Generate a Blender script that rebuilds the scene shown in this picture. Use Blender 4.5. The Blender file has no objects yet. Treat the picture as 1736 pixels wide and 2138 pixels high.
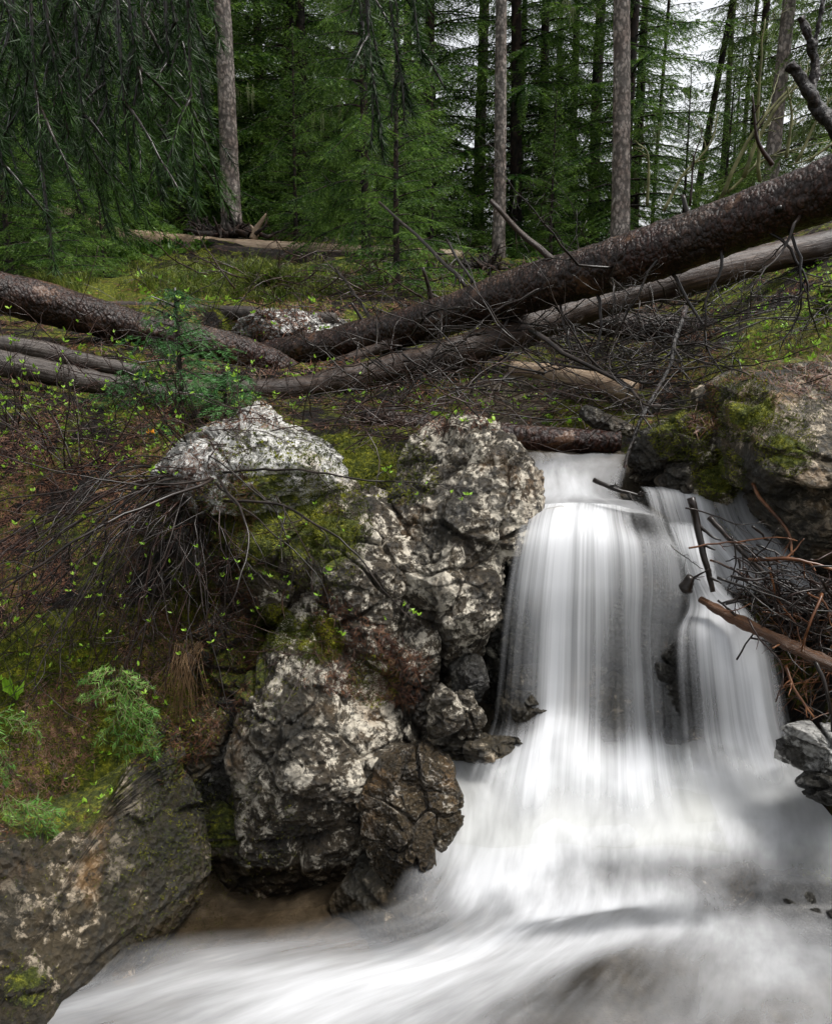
import bpy, bmesh, math, random
import numpy as np
from mathutils import Vector
from mathutils.bvhtree import BVHTree
random.seed(7); rng = np.random.default_rng(7)
S = bpy.context.scene
COL = S.collection
D2R = math.radians
# ------------------------------------------------------------------ camera
PITCH = D2R(13.0); FPX = 1779.0; CZ = 1.5
cam = bpy.data.cameras.new('camera'); camo = bpy.data.objects.new('camera', cam); COL.objects.link(camo)
camo.location = (0, 0, CZ); camo.rotation_euler = (D2R(90) - PITCH, 0, 0)
cam.sensor_fit = 'VERTICAL'; cam.sensor_height = 24; cam.lens = 24 * FPX / 2138.0
cam.clip_start = 0.05; cam.clip_end = 2000
S.camera = camo
# ------------------------------------------------------------------ world, sun, exposure
SUN_EL, SUN_AZ = D2R(66), D2R(95)      # azimuth from +Y towards +X: high soft light from the right
w = bpy.data.worlds.new("World"); S.world = w; w.use_nodes = True
nt = w.node_tree; nt.nodes.clear()
sky = nt.nodes.new('ShaderNodeTexSky'); sky.sky_type = 'NISHITA'; sky.sun_disc = False
sky.sun_elevation = SUN_EL; sky.sun_rotation = SUN_AZ; sky.air_density = 1.0; sky.dust_density = 4.0; sky.ozone_density = 1.0
hs = nt.nodes.new('ShaderNodeHueSaturation'); hs.inputs['Saturation'].default_value = 0.16
bg = nt.nodes.new('ShaderNodeBackground'); bg.inputs['Strength'].default_value = 0.15
wo = nt.nodes.new('ShaderNodeOutputWorld')
nt.links.new(sky.outputs[0], hs.inputs['Color']); nt.links.new(hs.outputs[0], bg.inputs[0]); nt.links.new(bg.outputs[0], wo.inputs[0])
sl = bpy.data.lights.new('sun', 'SUN'); sl.energy = 2.1; sl.angle = D2R(18); sl.color = (1, .97, .92)
so = bpy.data.objects.new('sun', sl); COL.objects.link(so)
sd = Vector((math.sin(SUN_AZ) * math.cos(SUN_EL), math.cos(SUN_AZ) * math.cos(SUN_EL), math.sin(SUN_EL)))
so.rotation_euler = sd.to_track_quat('Z', 'Y').to_euler(); so.location = (0, 0, 30)
S.view_settings.view_transform = 'Standard'; S.view_settings.look = 'None'
S.view_settings.exposure = 0.9; S.view_settings.gamma = 1.0
S.render.engine = 'CYCLES'
S.cycles.max_bounces = 6; S.cycles.diffuse_bounces = 3; S.cycles.glossy_bounces = 2
S.cycles.transmission_bounces = 4; S.cycles.transparent_max_bounces = 16; S.cycles.use_denoising = True
S.cycles.caustics_reflective = False; S.cycles.caustics_refractive = False

# ------------------------------------------------------------------ geometry helpers
CP, SP = math.cos(PITCH), math.sin(PITCH)
def P(u, v, Y):
    """a point of the place seen at picture position (u, v) of 1736 x 2138, Y metres ahead"""
    x = (u - 868.0) / FPX; y = (1069.0 - v) / FPX
    dy = CP + y * SP; t = Y / dy
    return np.array([x * t, Y, CZ + (-SP + y * CP) * t])
def UV(p):
    d = np.asarray(p) - np.array([0, 0, CZ])
    f = d[..., 1] * CP - d[..., 2] * SP; up = d[..., 1] * SP + d[..., 2] * CP
    return 868 + FPX * d[..., 0] / f, 1069 - FPX * up / f
def hash3(ix, iy, iz, seed):
    h = (ix.astype(np.int64) * 374761393 + iy.astype(np.int64) * 668265263 + iz.astype(np.int64) * 2147483647 + seed * 974711) & 0xffffffff
    h = ((h ^ (h >> 13)) * 1274126177) & 0xffffffff
    h = ((h ^ (h >> 16)) * 2246822519) & 0xffffffff
    return ((h ^ (h >> 15)) & 0xffffff) / float(0xffffff)
def vnoise(p, seed=0):
    i = np.floor(p).astype(np.int64); f = p - i; f = f * f * f * (f * (f * 6 - 15) + 10)
    r = 0
    for a in (0, 1):
        for b in (0, 1):
            for c in (0, 1):
                wt = (f[:, 0] if a else 1 - f[:, 0]) * (f[:, 1] if b else 1 - f[:, 1]) * (f[:, 2] if c else 1 - f[:, 2])
                r = r + wt * hash3(i[:, 0] + a, i[:, 1] + b, i[:, 2] + c, seed)
    return r * 2 - 1
def fbm(p, o=4, seed=0, gain=.5, ridge=False):
    r = np.zeros(len(p)); a = 1.0; q = p.copy(); tot = 0
    for k in range(o):
        n = vnoise(q, seed + k * 17)
        if ridge: n = 1 - 2 * np.abs(n)
        r += a * n; tot += a; a *= gain; q = q * 2.07 + 11.3
    return r / tot
def worley(p, seed=0):
    i = np.floor(p).astype(np.int64); f1 = np.full(len(p), 9.); f2 = f1.copy(); cid = np.zeros(len(p))
    for a in (-1, 0, 1):
        for b in (-1, 0, 1):
            for c in (-1, 0, 1):
                j = i + np.array([a, b, c])
                q = np.stack([j[:, k] + hash3(j[:, 0], j[:, 1], j[:, 2], seed + k) for k in range(3)], 1)
                d = np.linalg.norm(q - p, axis=1); m = d < f1
                f2 = np.where(m, f1, np.minimum(f2, d))
                cid = np.where(m, hash3(j[:, 0], j[:, 1], j[:, 2], seed + 9), cid); f1 = np.where(m, d, f1)
    return f1, f2, cid
def sstep(a, b, x): t = np.clip((x - a) / (b - a), 0, 1); return t * t * (3 - 2 * t)

def mesh_np(name, V, F, attrs=None, uv=None, smooth=True):
    """V (n,3); F (m,k) array, or list of arrays with different k; attrs: name -> per-vertex floats; uv per-vertex"""
    me = bpy.data.meshes.new(name)
    Fs = F if isinstance(F, list) else [F]
    Fs = [np.asarray(f, dtype=np.int32) for f in Fs if len(f)]
    V = np.asarray(V, dtype=np.float32)
    me.vertices.add(len(V)); me.vertices.foreach_set('co', V.ravel())
    nl = sum(f.size for f in Fs); npoly = sum(len(f) for f in Fs)
    me.loops.add(nl); me.polygons.add(npoly)
    li = np.concatenate([f.ravel() for f in Fs])
    tot = np.concatenate([np.full(len(f), f.shape[1], dtype=np.int32) for f in Fs])
    st = np.concatenate([[0], np.cumsum(tot)[:-1]]).astype(np.int32)
    me.loops.foreach_set('vertex_index', li); me.polygons.foreach_set('loop_start', st)
    try: me.polygons.foreach_set('loop_total', tot)
    except Exception: pass
    me.update(calc_edges=True)
    me.polygons.foreach_set('use_smooth', np.full(npoly, smooth, dtype=bool))
    for k, a in (attrs or {}).items():
        at = me.attributes.new(k, 'FLOAT', 'POINT'); at.data.foreach_set('value', np.asarray(a, dtype=np.float32))
    if uv is not None:
        l = me.uv_layers.new(name='UVMap'); l.data.foreach_set('uv', np.asarray(uv, dtype=np.float32)[li].ravel())
    me.validate(); me.update()
    return me
def tag(o, label=None, cat=None, group=None, kind=None):
    if label: o['label'] = label
    if cat: o['category'] = cat
    if group: o['group'] = group
    if kind: o['kind'] = kind
    return o
def link(name, me, mat=None, parent=None, loc=None):
    o = bpy.data.objects.new(name, me)
    if mat is not None and me is not None and not me.materials: me.materials.append(mat)
    COL.objects.link(o)
    if parent is not None: o.parent = parent
    if loc is not None: o.location = loc
    return o
def obj(name, V, F, mat, parent=None, origin=None, **kw):
    V = np.asarray(V, dtype=np.float64)
    if parent is not None: o0 = np.array(parent.location)
    elif origin is not None: o0 = np.array(origin)
    else: o0 = np.array([V[:, 0].mean(), V[:, 1].mean(), V[:, 2].min()])
    o = link(name, mesh_np(name, V - o0, F, **kw), mat, parent)
    if parent is None: o.location = o0
    return o
def empty(name, loc, label, cat, group=None):
    o = bpy.data.objects.new(name, None); COL.objects.link(o); o.location = loc; o.empty_display_size = .1
    return tag(o, label, cat, group)

class Soup:
    """collects vertices and faces for ONE mesh"""
    def __init__(s): s.V = []; s.Q = []; s.T = []; s.A = []; s.U = []; s.n = 0
    def add(s, V, Q=None, T=None, a=None, uv=None):
        V = np.asarray(V, dtype=np.float64)
        if Q is not None and len(Q): s.Q.append(np.asarray(Q) + s.n)
        if T is not None and len(T): s.T.append(np.asarray(T) + s.n)
        s.V.append(V); s.A.append(np.zeros(len(V)) if a is None else np.asarray(a)); s.U.append(np.zeros((len(V), 2)) if uv is None else uv)
        s.n += len(V)
    def out(s):
        F = []
        if s.Q: F.append(np.concatenate(s.Q))
        if s.T: F.append(np.concatenate(s.T))
        return np.concatenate(s.V), F, np.concatenate(s.A), np.concatenate(s.U)
    def build(s, name, mat, parent=None, origin=None, smooth=True):
        V, F, A, U = s.out()
        return obj(name, V, F, mat, parent, origin, attrs={'t': A}, uv=U, smooth=smooth)

def resample(pts, n):
    """Catmull-Rom through control rows (any trailing dimension)"""
    pts = np.asarray(pts, dtype=np.float64); m = len(pts)
    if m == 2: t = np.linspace(0, 1, n)[:, None]; return pts[0] * (1 - t) + pts[1] * t
    e = np.concatenate([[2 * pts[0] - pts[1]], pts, [2 * pts[-1] - pts[-2]]])
    x = np.linspace(0, m - 1 - 1e-9, n); i = x.astype(int); f = x - i
    f = f.reshape((-1,) + (1,) * (pts.ndim - 1))
    p0, p1, p2, p3 = e[i], e[i + 1], e[i + 2], e[i + 3]
    return .5 * (2 * p1 + (p2 - p0) * f + (2 * p0 - 5 * p1 + 4 * p2 - p3) * f ** 2 + (3 * p1 - p0 - 3 * p2 + p3) * f ** 3)
def tube(pts, rad, k=5, caps=True, disp=None):
    """tube along a polyline; returns V, Q, T, uv"""
    pts = np.asarray(pts, dtype=np.float64); n = len(pts); rad = np.broadcast_to(np.asarray(rad, dtype=np.float64), (n,))
    tg = np.gradient(pts, axis=0); tg /= np.linalg.norm(tg, axis=1)[:, None] + 1e-12
    ref = np.array([0, 0, 1.]) if abs(tg[0, 2]) < .9 else np.array([1., 0, 0])
    N = np.zeros_like(pts); a = np.cross(tg[0], ref); a /= np.linalg.norm(a); N[0] = a
    for i in range(1, n):
        a = N[i - 1] - tg[i] * np.dot(N[i - 1], tg[i]); N[i] = a / (np.linalg.norm(a) + 1e-12)
    B = np.cross(tg, N)
    th = np.arange(k) * 2 * math.pi / k
    dirs = N[:, None, :] * np.cos(th)[None, :, None] + B[:, None, :] * np.sin(th)[None, :, None]
    V = (pts[:, None, :] + dirs * rad[:, None, None])
    if disp is not None:
        d = disp(V.reshape(-1, 3)).reshape(n, k); V = V + dirs * d[:, :, None]
    V = V.reshape(-1, 3)
    i = np.arange(n - 1)[:, None] * k; j = np.arange(k)[None, :]; j2 = (j + 1) % k
    Q = np.stack([i + j, i + j2, i + k + j2, i + k + j], -1).reshape(-1, 4)
    L = np.concatenate([[0], np.cumsum(np.linalg.norm(np.diff(pts, axis=0), axis=1))])
    uv = np.stack([np.broadcast_to(th / (2 * math.pi), (n, k)), np.broadcast_to(L[:, None], (n, k))], -1).reshape(-1, 2)
    T = np.zeros((0, 3), int)
    if caps:
        V = np.concatenate([V, [pts[0], pts[-1]]]); uv = np.concatenate([uv, [[.5, 0], [.5, L[-1]]]])
        c0, c1 = n * k, n * k + 1; jj = np.arange(k)
        T = np.concatenate([np.stack([np.full(k, c0), (jj + 1) % k, jj], 1), np.stack([np.full(k, c1), (n - 1) * k + jj, (n - 1) * k + (jj + 1) % k], 1)])
    return V, Q, T, uv

# ------------------------------------------------------------------ material helpers
class NT:
    def __init__(s, name):
        s.m = bpy.data.materials.new(name); s.m.use_nodes = True; s.t = s.m.node_tree; s.t.nodes.clear()
        s.out = s.t.nodes.new('ShaderNodeOutputMaterial')
    def n(s, typ, **kw):
        nd = s.t.nodes.new(typ)
        for k, v in kw.items():
            if k.startswith('i_'):
                key = k[2:].replace('_', ' ')
                nd.inputs[int(key) if key.isdigit() else key].default_value = v
            else: setattr(nd, k, v)
        return nd
    def l(s, a, b): s.t.links.new(a, b)
    def coords(s, scale=(1, 1, 1), kind='Object'):
        tc = s.n('ShaderNodeTexCoord'); mp = s.n('ShaderNodeMapping'); mp.inputs['Scale'].default_value = scale
        s.l(tc.outputs[kind], mp.inputs['Vector']); return mp.outputs[0]
    def noise(s, vec, scale, detail=6, rough=.6, dist=0, typ=None):
        nd = s.n('ShaderNodeTexNoise'); nd.inputs['Scale'].default_value = scale; nd.inputs['Detail'].default_value = detail
        nd.inputs['Roughness'].default_value = rough; nd.inputs['Distortion'].default_value = dist
        if vec is not None: s.l(vec, nd.inputs['Vector'])
        return nd.outputs['Fac']
    def vor(s, vec, scale, feature='F1', rnd=1):
        nd = s.n('ShaderNodeTexVoronoi'); nd.feature = feature; nd.inputs['Scale'].default_value = scale; nd.inputs['Randomness'].default_value = rnd
        if vec is not None: s.l(vec, nd.inputs['Vector'])
        return nd.outputs['Distance']
    def ramp(s, fac, stops, interp='LINEAR'):
        r = s.n('ShaderNodeValToRGB'); cr = r.color_ramp; cr.interpolation = interp
        while len(cr.elements) < len(stops): cr.elements.new(.5)
        for e, (p, c) in zip(cr.elements, stops):
            e.position = p; e.color = (c, c, c, 1) if not hasattr(c, '__len__') else (*c, 1)
        s.l(fac, r.inputs[0]); return r.outputs[0]
    def math(s, op, a, b=None, c=None, clamp=False):
        nd = s.n('ShaderNodeMath'); nd.operation = op; nd.use_clamp = clamp
        for i, x in enumerate((a, b, c)):
            if x is None: continue
            if isinstance(x, (int, float)): nd.inputs[i].default_value = x
            else: s.l(x, nd.inputs[i])
        return nd.outputs[0]
    def mix(s, fac, a, b, mode='MIX'):
        nd = s.n('ShaderNodeMix'); nd.data_type = 'RGBA'; nd.blend_type = mode
        for idx, x in ((0, fac), (6, a), (7, b)):
            if isinstance(x, (int, float)): nd.inputs[idx].default_value = x if idx == 0 else (x, x, x, 1)
            elif isinstance(x, tuple): nd.inputs[idx].default_value = (*x, 1)
            else: s.l(x, nd.inputs[idx])
        return nd.outputs[2]
    def attr(s, name):
        nd = s.n('ShaderNodeAttribute'); nd.attribute_name = name; return nd.outputs['Fac']
    def nz(s):
        g = s.n('ShaderNodeNewGeometry'); x = s.n('ShaderNodeSeparateXYZ'); s.l(g.outputs['Normal'], x.inputs[0]); return x.outputs[2]
    def bump(s, h, strength=.5, dist=.01, nrm=None):
        b = s.n('ShaderNodeBump'); b.inputs['Strength'].default_value = strength; b.inputs['Distance'].default_value = dist
        s.l(h, b.inputs['Height'])
        if nrm is not None: s.l(nrm, b.inputs['Normal'])
        return b.outputs[0]
    def bsdf(s, col, rough=.5, nrm=None, spec=.5, finish=True):
        p = s.n('ShaderNodeBsdfPrincipled')
        for key, x in (('Base Color', col), ('Roughness', rough), ('Specular IOR Level', spec)):
            if isinstance(x, (int, float)): p.inputs[key].default_value = x if key != 'Base Color' else (x, x, x, 1)
            elif isinstance(x, tuple): p.inputs[key].default_value = (*x, 1)
            else: s.l(x, p.inputs[key])
        if nrm is not None: s.l(nrm, p.inputs['Normal'])
        if finish: s.l(p.outputs[0], s.out.inputs[0])
        return p.outputs[0]

def mat_rock(name, dark=(.008, .006, .004), mid=(.055, .042, .026), light=(.54, .49, .4), ochre=.5, mossb=-.29, stain=.5, lightpos=.562, rough=.38, sc=1.0):
    m = NT(name); c = m.coords(); cs = m.coords((1, 1, .35))
    n1 = m.noise(c, 4.2 * sc, 15, .72); n2 = m.noise(c, 21 * sc, 12, .78, .5); n3 = m.noise(cs, 3.1 * sc, 6, .6)
    base = m.ramp(n1, [(.38, dark), (.5, mid), (.66, tuple(x * 1.5 for x in mid))])
    lich = m.ramp(m.math('ADD', m.math('MULTIPLY', n1, .5), m.math('MULTIPLY', n2, .55)), [(lightpos - .03, 0), (lightpos - .005, 1)])
    col = m.mix(lich, base, light)
    och = m.ramp(m.noise(c, 3.7 * sc, 5, .55), [(.55, 0), (.66, 1)])
    col = m.mix(m.math('MULTIPLY', och, ochre), col, (.22, .12, .045))
    st = m.ramp(n3, [(.44, 1), (.5, 0)])
    col = m.mix(m.math('MULTIPLY', st, stain), col, (.018, .017, .012))
    pits = m.ramp(m.noise(c, 42 * sc, 6, .7), [(.42, 1), (.47, 0)])
    col = m.mix(m.math('MULTIPLY', pits, .75), col, (.02, .018, .014))
    # moss: where the stone faces up, and on patches
    mo = m.math('ADD', m.math('MULTIPLY', m.nz(), .42), m.math('MULTIPLY', m.noise(c, 7, 8, .7), 1.6))
    mo = m.math('ADD', mo, m.math('MULTIPLY', m.attr('moss'), 1.3)); mo = m.math('ADD', mo, mossb - 1.0)
    mf = m.ramp(mo, [(.22, 0), (.34, 1)])
    mcol = m.ramp(m.noise(c, 45, 5, .7), [(.3, (.012, .02, .003)), (.5, (.07, .085, .006)), (.7, (.3, .3, .02))])
    col = m.mix(mf, col, mcol)
    h = m.math('ADD', m.math('MULTIPLY', m.noise(c, 14 * sc, 12, .72), 1.0), m.math('MULTIPLY', m.vor(c, 55 * sc), .5))
    hm = m.math('MULTIPLY', m.noise(c, 110, 4, .7), mf)
    nr = m.bump(m.math('ADD', h, hm), .9, .038)
    rg = m.math('ADD', m.math('MULTIPLY', mf, .45), m.math('ADD', m.math('MULTIPLY', n2, .35), rough - .17))
    m.bsdf(col, rg, nr, .42); return m.m
ROCK = mat_rock('wet limestone')
ROCKW = mat_rock('pale washed limestone', mid=(.2, .19, .17), light=(.6, .59, .56), mossb=-.36, stain=.45, lightpos=.52, rough=.3)
ROCKM = mat_rock('mossy limestone', mossb=-.12, stain=.7, lightpos=.6, ochre=.2)
ROCKB = mat_rock('wet brown limestone', dark=(.01, .007, .003), mid=(.05, .036, .02), light=(.36, .32, .26), mossb=-.8, stain=.2, lightpos=.6, rough=.16, sc=1.6)
ROCKO = mat_rock('brown lichened boulder', dark=(.01, .008, .004), mid=(.045, .034, .018), light=(.36, .3, .22), mossb=-.18, stain=.6, lightpos=.59, ochre=.7, rough=.45)
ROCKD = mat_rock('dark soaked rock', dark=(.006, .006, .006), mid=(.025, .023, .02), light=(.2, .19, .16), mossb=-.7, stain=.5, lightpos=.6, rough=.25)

def mat_bark(name, a, b, hi, rough=.45, sc=1.0, bare=0, red=(.12, .035, .02), redf=.5, flake=30):
    m = NT(name); c = m.coords(); uv = m.coords((6, 14 * .25, 1), 'UV')
    cv = m.coords((1, 1, .55)); wv = m.n('ShaderNodeVectorMath'); wv.operation = 'ADD'; nn_ = m.n('ShaderNodeTexNoise'); nn_.inputs['Scale'].default_value = flake * .5; nn_.inputs['Detail'].default_value = 4; m.l(cv, nn_.inputs['Vector']); sc2 = m.n('ShaderNodeVectorMath'); sc2.operation = 'SCALE'; sc2.inputs['Scale'].default_value = 1.6 / flake; m.l(nn_.outputs['Color'], sc2.inputs[0]); m.l(cv, wv.inputs[0]); m.l(sc2.outputs[0], wv.inputs[1]); v = m.vor(wv.outputs[0], flake * sc, 'F1'); n = m.noise(c, 9 * sc, 10, .7); n2 = m.noise(c, 3 * sc, 4, .6)
    col = m.ramp(n, [(.3, a), (.52, b), (.7, hi)])
    col = m.mix(m.math('MULTIPLY', m.ramp(n2, [(.46, 0), (.6, 1)]), redf), col, red)
    ed = m.ramp(m.math('ADD', v, m.math('MULTIPLY', m.noise(c, flake * 1.3, 5, .7), .8)), [(.75, 0), (1.0, 1)])
    col = m.mix(m.math('MULTIPLY', ed, .7), col, tuple(x * .25 for x in a))
    h = m.math('ADD', m.math('MULTIPLY', v, -1.0), m.noise(c, 30 * sc, 8, .7))
    pe = m.ramp(m.noise(m.coords((1, 1, 1)), 4.5, 8, .68), [(.6, 0), (.62, bare)])
    col = m.mix(pe, col, m.ramp(m.noise(m.coords((14, 1.5, 1), 'UV'), 3, 6, .6), [(.3, (.04, .018, .01)), (.7, (.15, .075, .035))])); h = m.math('MULTIPLY', h, m.math('SUBTRACT', 1, pe))
    m.bsdf(col, m.math('ADD', m.math('MULTIPLY', n, .4), rough - .2), m.bump(h, .9, .009), .3); return m.m
BARKWET = mat_bark('wet scaly spruce bark', (.008, .004, .003), (.032, .015, .009), (.1, .06, .042), .34, redf=.6, red=(.035, .01, .006), flake=70, bare=.55)
BARKGREY = mat_bark('grey standing spruce bark', (.09, .075, .065), (.27, .23, .205), (.5, .45, .41), .6, redf=.3, red=(.17, .09, .06), flake=28)
BARKDARK = mat_bark('dark spruce bark', (.008, .006, .005), (.022, .017, .013), (.07, .055, .042), .8, redf=.2, flake=18)
BARKWETD = mat_bark('black wet bark', (.006, .005, .004), (.016, .012, .01), (.05, .04, .034), .35, redf=.2, flake=60)
def mat_wood(name, a, b, c3, rough=.4):
    m = NT(name); uv = m.coords((14, 1.6, 1), 'UV'); c = m.coords()
    g = m.noise(uv, 3, 10, .7, .3); n = m.noise(c, 4, 6, .6)
    col = m.ramp(g, [(.3, a), (.5, b), (.7, c3)])
    col = m.mix(m.ramp(n, [(.45, 0), (.7, .8)]), col, a)
    m.bsdf(col, m.math('ADD', m.math('MULTIPLY', g, .4), rough - .2), m.bump(g, .6, .01), .3); return m.m
WOODBARE = mat_wood('bare weathered log', (.008, .004, .003), (.027, .015, .009), (.08, .048, .03))
WOODGREY = mat_wood('silver grey log', (.012, .009, .007), (.042, .033, .028), (.14, .12, .105))
WOODPALE = mat_wood('pale barkless log', (.1, .065, .04), (.28, .2, .13), (.5, .4, .3), .4)
WOODORANGE = mat_wood('wet orange wood', (.02, .009, .004), (.07, .03, .012), (.19, .09, .04), .3)
def mat_plain(name, cols, rough=.5, scale=20, spec=.28, trans=0, useattr=False, coord='Object'):
    m = NT(name); c = m.coords((1, 1, 1), coord); n = m.noise(c, scale, 4, .6)
    k = len(cols); col = m.ramp(n, [(.3 + .4 * i / (k - 1), cc) for i, cc in enumerate(cols)])
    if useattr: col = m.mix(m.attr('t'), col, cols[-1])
    b = m.bsdf(col, rough, None, spec, finish=trans == 0)
    if trans:
        t = m.n('ShaderNodeBsdfTranslucent'); m.l(col, t.inputs[0]); mx = m.n('ShaderNodeMixShader'); mx.inputs[0].default_value = trans
        m.l(b, mx.inputs[1]); m.l(t.outputs[0], mx.inputs[2]); m.l(mx.outputs[0], m.out.inputs[0])
    return m.m
TWIG = mat_plain('wet dark twig', [(.004, .003, .002), (.012, .008, .006), (.04, .03, .025)], .3, 12)
TWIGR = mat_plain('reddish twig', [(.008, .003, .002), (.02, .009, .006), (.055, .03, .022)], .28, 12)
TWIGO = mat_plain('orange wet twig', [(.02, .008, .004), (.09, .035, .014), (.24, .11, .05)], .28, 14)
TWIGG = mat_plain('mossy sapling stem', [(.03, .03, .01), (.09, .09, .03), (.18, .17, .08)], .6, 12)
LITTER = mat_plain('needle litter', [(.01, .003, .002), (.045, .015, .007), (.1, .04, .018), (.24, .14, .08)], .5, 40)
GRASS = mat_plain('grass', [(.02, .03, .005), (.06, .09, .01), (.24, .26, .05)], .5, 9, trans=.35)
LEAF = mat_plain('young leaf', [(.1, .2, .015), (.22, .4, .03), (.4, .6, .08)], .4, 9, trans=.35)
MOSSF = mat_plain('moss', [(.012, .02, .003), (.07, .085, .006), (.3, .3, .022)], .7, 16, trans=.2)
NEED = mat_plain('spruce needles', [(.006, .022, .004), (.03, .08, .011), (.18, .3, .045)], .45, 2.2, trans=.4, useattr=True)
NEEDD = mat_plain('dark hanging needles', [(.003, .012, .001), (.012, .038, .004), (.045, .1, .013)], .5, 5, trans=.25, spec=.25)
NEEDY = mat_plain('fresh seedling needles', [(.035, .11, .02), (.1, .25, .04), (.3, .5, .12)], .35, 14, trans=.25)
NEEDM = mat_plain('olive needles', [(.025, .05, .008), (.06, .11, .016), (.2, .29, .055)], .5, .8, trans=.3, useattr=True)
LICHEN = mat_plain('pale beard lichen', [(.12, .14, .06), (.28, .3, .16), (.42, .44, .28)], .8, 4, trans=.3)
ORANGE = mat_plain('orange withered leaf', [(.4, .15, .01), (.7, .3, .02), (.8, .5, .05)], .5, 30, trans=.3)
#SECTION terrain
# ------------------------------------------------------------------ the ground: one sheet through surveyed points
GP = [  # picture position and distance of points of the ground
 # left bank
 (0,1570,2.1),(150,1630,2.15),(300,1600,2.25),(0,1400,2.27),(200,1450,2.27),(380,1400,2.4),(0,1200,2.6),(250,1200,2.6),(450,1230,2.62),(560,1280,2.6),(740,1300,2.65),
 (0,1000,2.95),(250,980,2.95),(450,960,3.0),(0,880,3.15),(300,860,3.2),(600,890,3.3),(800,905,3.3),(760,960,3.0),(900,940,3.05),
 (0,820,3.6),(300,832,3.8),(600,846,4.0),(900,852,3.9),(0,700,4.9),(300,690,5.3),(700,690,5.6),(0,620,6.6),(300,610,7.0),(600,610,7.2),
 (0,560,8.8),(300,545,9.4),(600,550,9.4),(850,600,8),(0,500,12),(400,505,12),(800,520,12),
 # beyond the logs, centre and right
 (1100,820,4.0),(1250,830,4.0),(1050,740,5.2),(1300,760,5.0),(1100,600,8.5),(1000,545,12),(1250,545,11.5),(1400,640,6.6),(1350,720,5.2),
 # right bank
 (1420,850,3.7),(1500,800,3.8),(1600,720,4.0),(1736,640,4.2),(1650,600,5.2),(1736,520,5.6),(1500,620,6.0),(1600,530,8),(1736,470,8),(1500,500,12),(1736,440,12),
 (1650,860,3.2),(1736,840,3.1),(1500,960,3.05),(1736,1000,2.95),(1680,1230,2.62),(1736,1350,2.35),(1736,1480,2.2),
]
gp = [P(*a) for a in GP]
gp += [np.array(a) for a in [
 # creek bed under the water
 (.45, 3.2, .85), (.6, 2.95, .84), (.38, 2.87, .80), (.6, 2.87, .74), (.9, 2.95, .78), (.5, 2.6, .15), (.15, 2.5, .1), (.8, 2.6, .15), (.3, 2.2, .04), (.7, 2.2, .04), (1.05, 2.3, .1),
 (.2, 2.0, -.06), (.6, 1.9, -.1), (1.0, 2.0, -.06), (0, 1.7, -.2), (.5, 1.6, -.24), (.9, 1.6, -.22), (1.2, 1.5, -.18), (-.3, 1.5, -.22), (.3, 1.2, -.3), (-.4, 1.1, -.28), (.8, 1.1, -.3), (-.2, 1.85, -.06), (-.05, 2.15, .08),
 (-.53,1.97,-.09), (-.3,2.08,-.08), (-.1,2.05,-.07), (-.62,1.8,-.11), (-.75,1.6,-.13), (-.42,2.22,-.08), (-.6,2.12,-.08), (-.15,2.25,-.02), (-.9,1.35,-.14), (0, .4, -.3), (-1, .5, -.25), (1, .4, -.2), (-.62, 1.35, -.1), (-1.3, 1.0, .1), (-1.5, .2, .3), (1.6, .4, .3), (0, -2, -.3), (-2.5, -1, .7), (2.5, -1, .7), (0, -4, .2), (1.95, 1.4, .35), (1.5, 2.0, .5), (2.4, 2.4, .95), (2.5, 1.2, .9),
 (-1.4, 1.9, .4), (-2.2, 1.6, .6), (-2.6, 2.6, 1.1), (-3.2, 4.5, 1.5), (3.2, 3.2, 1.5), (4.2, 4.5, 1.9), (-5, 7.5, 1.9), (5.5, 7.0, 2.3), (-9, 11, 2.6), (9, 11, 2.9),
 # the crest behind the first trees and the ground beyond
 (-12, 18, 3.1), (-4, 18, 2.7), (4, 18, 2.4), (12, 18, 2.9), (-20, 30, 4.2), (0, 30, 2.6), (20, 30, 2.2), (-40, 60, 6), (0, 60, 2), (40, 60, 1), (-120, 150, 14), (0, 150, 0), (120, 150, -2), (-250, 260, 16), (0, 260, -2), (250, 260, -4),
 (-30, 5, 4), (30, 5, 4), (-150, 20, 10), (150, 20, 4), (-12, -4, 1.6), (12, -4, 1.6), (0, -10, .6), (-60, -12, 4), (60, -12, 4), (-260, -14, 8), (260, -14, 6)]]
gp = np.array(gp)
def warp(x, y): return np.stack([np.arcsinh(x / 1.2), np.arcsinh((y - 1.5) / 1.2)], -1)
_wp = warp(gp[:, 0], gp[:, 1])
def _tp(r2): return .5 * r2 * np.log(r2 + 1e-9)
_n = len(gp); _A = np.zeros((_n + 3, _n + 3))
_A[:_n, :_n] = _tp(((_wp[:, None] - _wp[None]) ** 2).sum(-1)) + np.eye(_n) * .004
_A[:_n, _n] = 1; _A[:_n, _n + 1:] = _wp; _A[_n, :_n] = 1; _A[_n + 1:, :_n] = _wp.T
_w = np.linalg.solve(_A, np.concatenate([gp[:, 2], [0, 0, 0]]))
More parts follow.
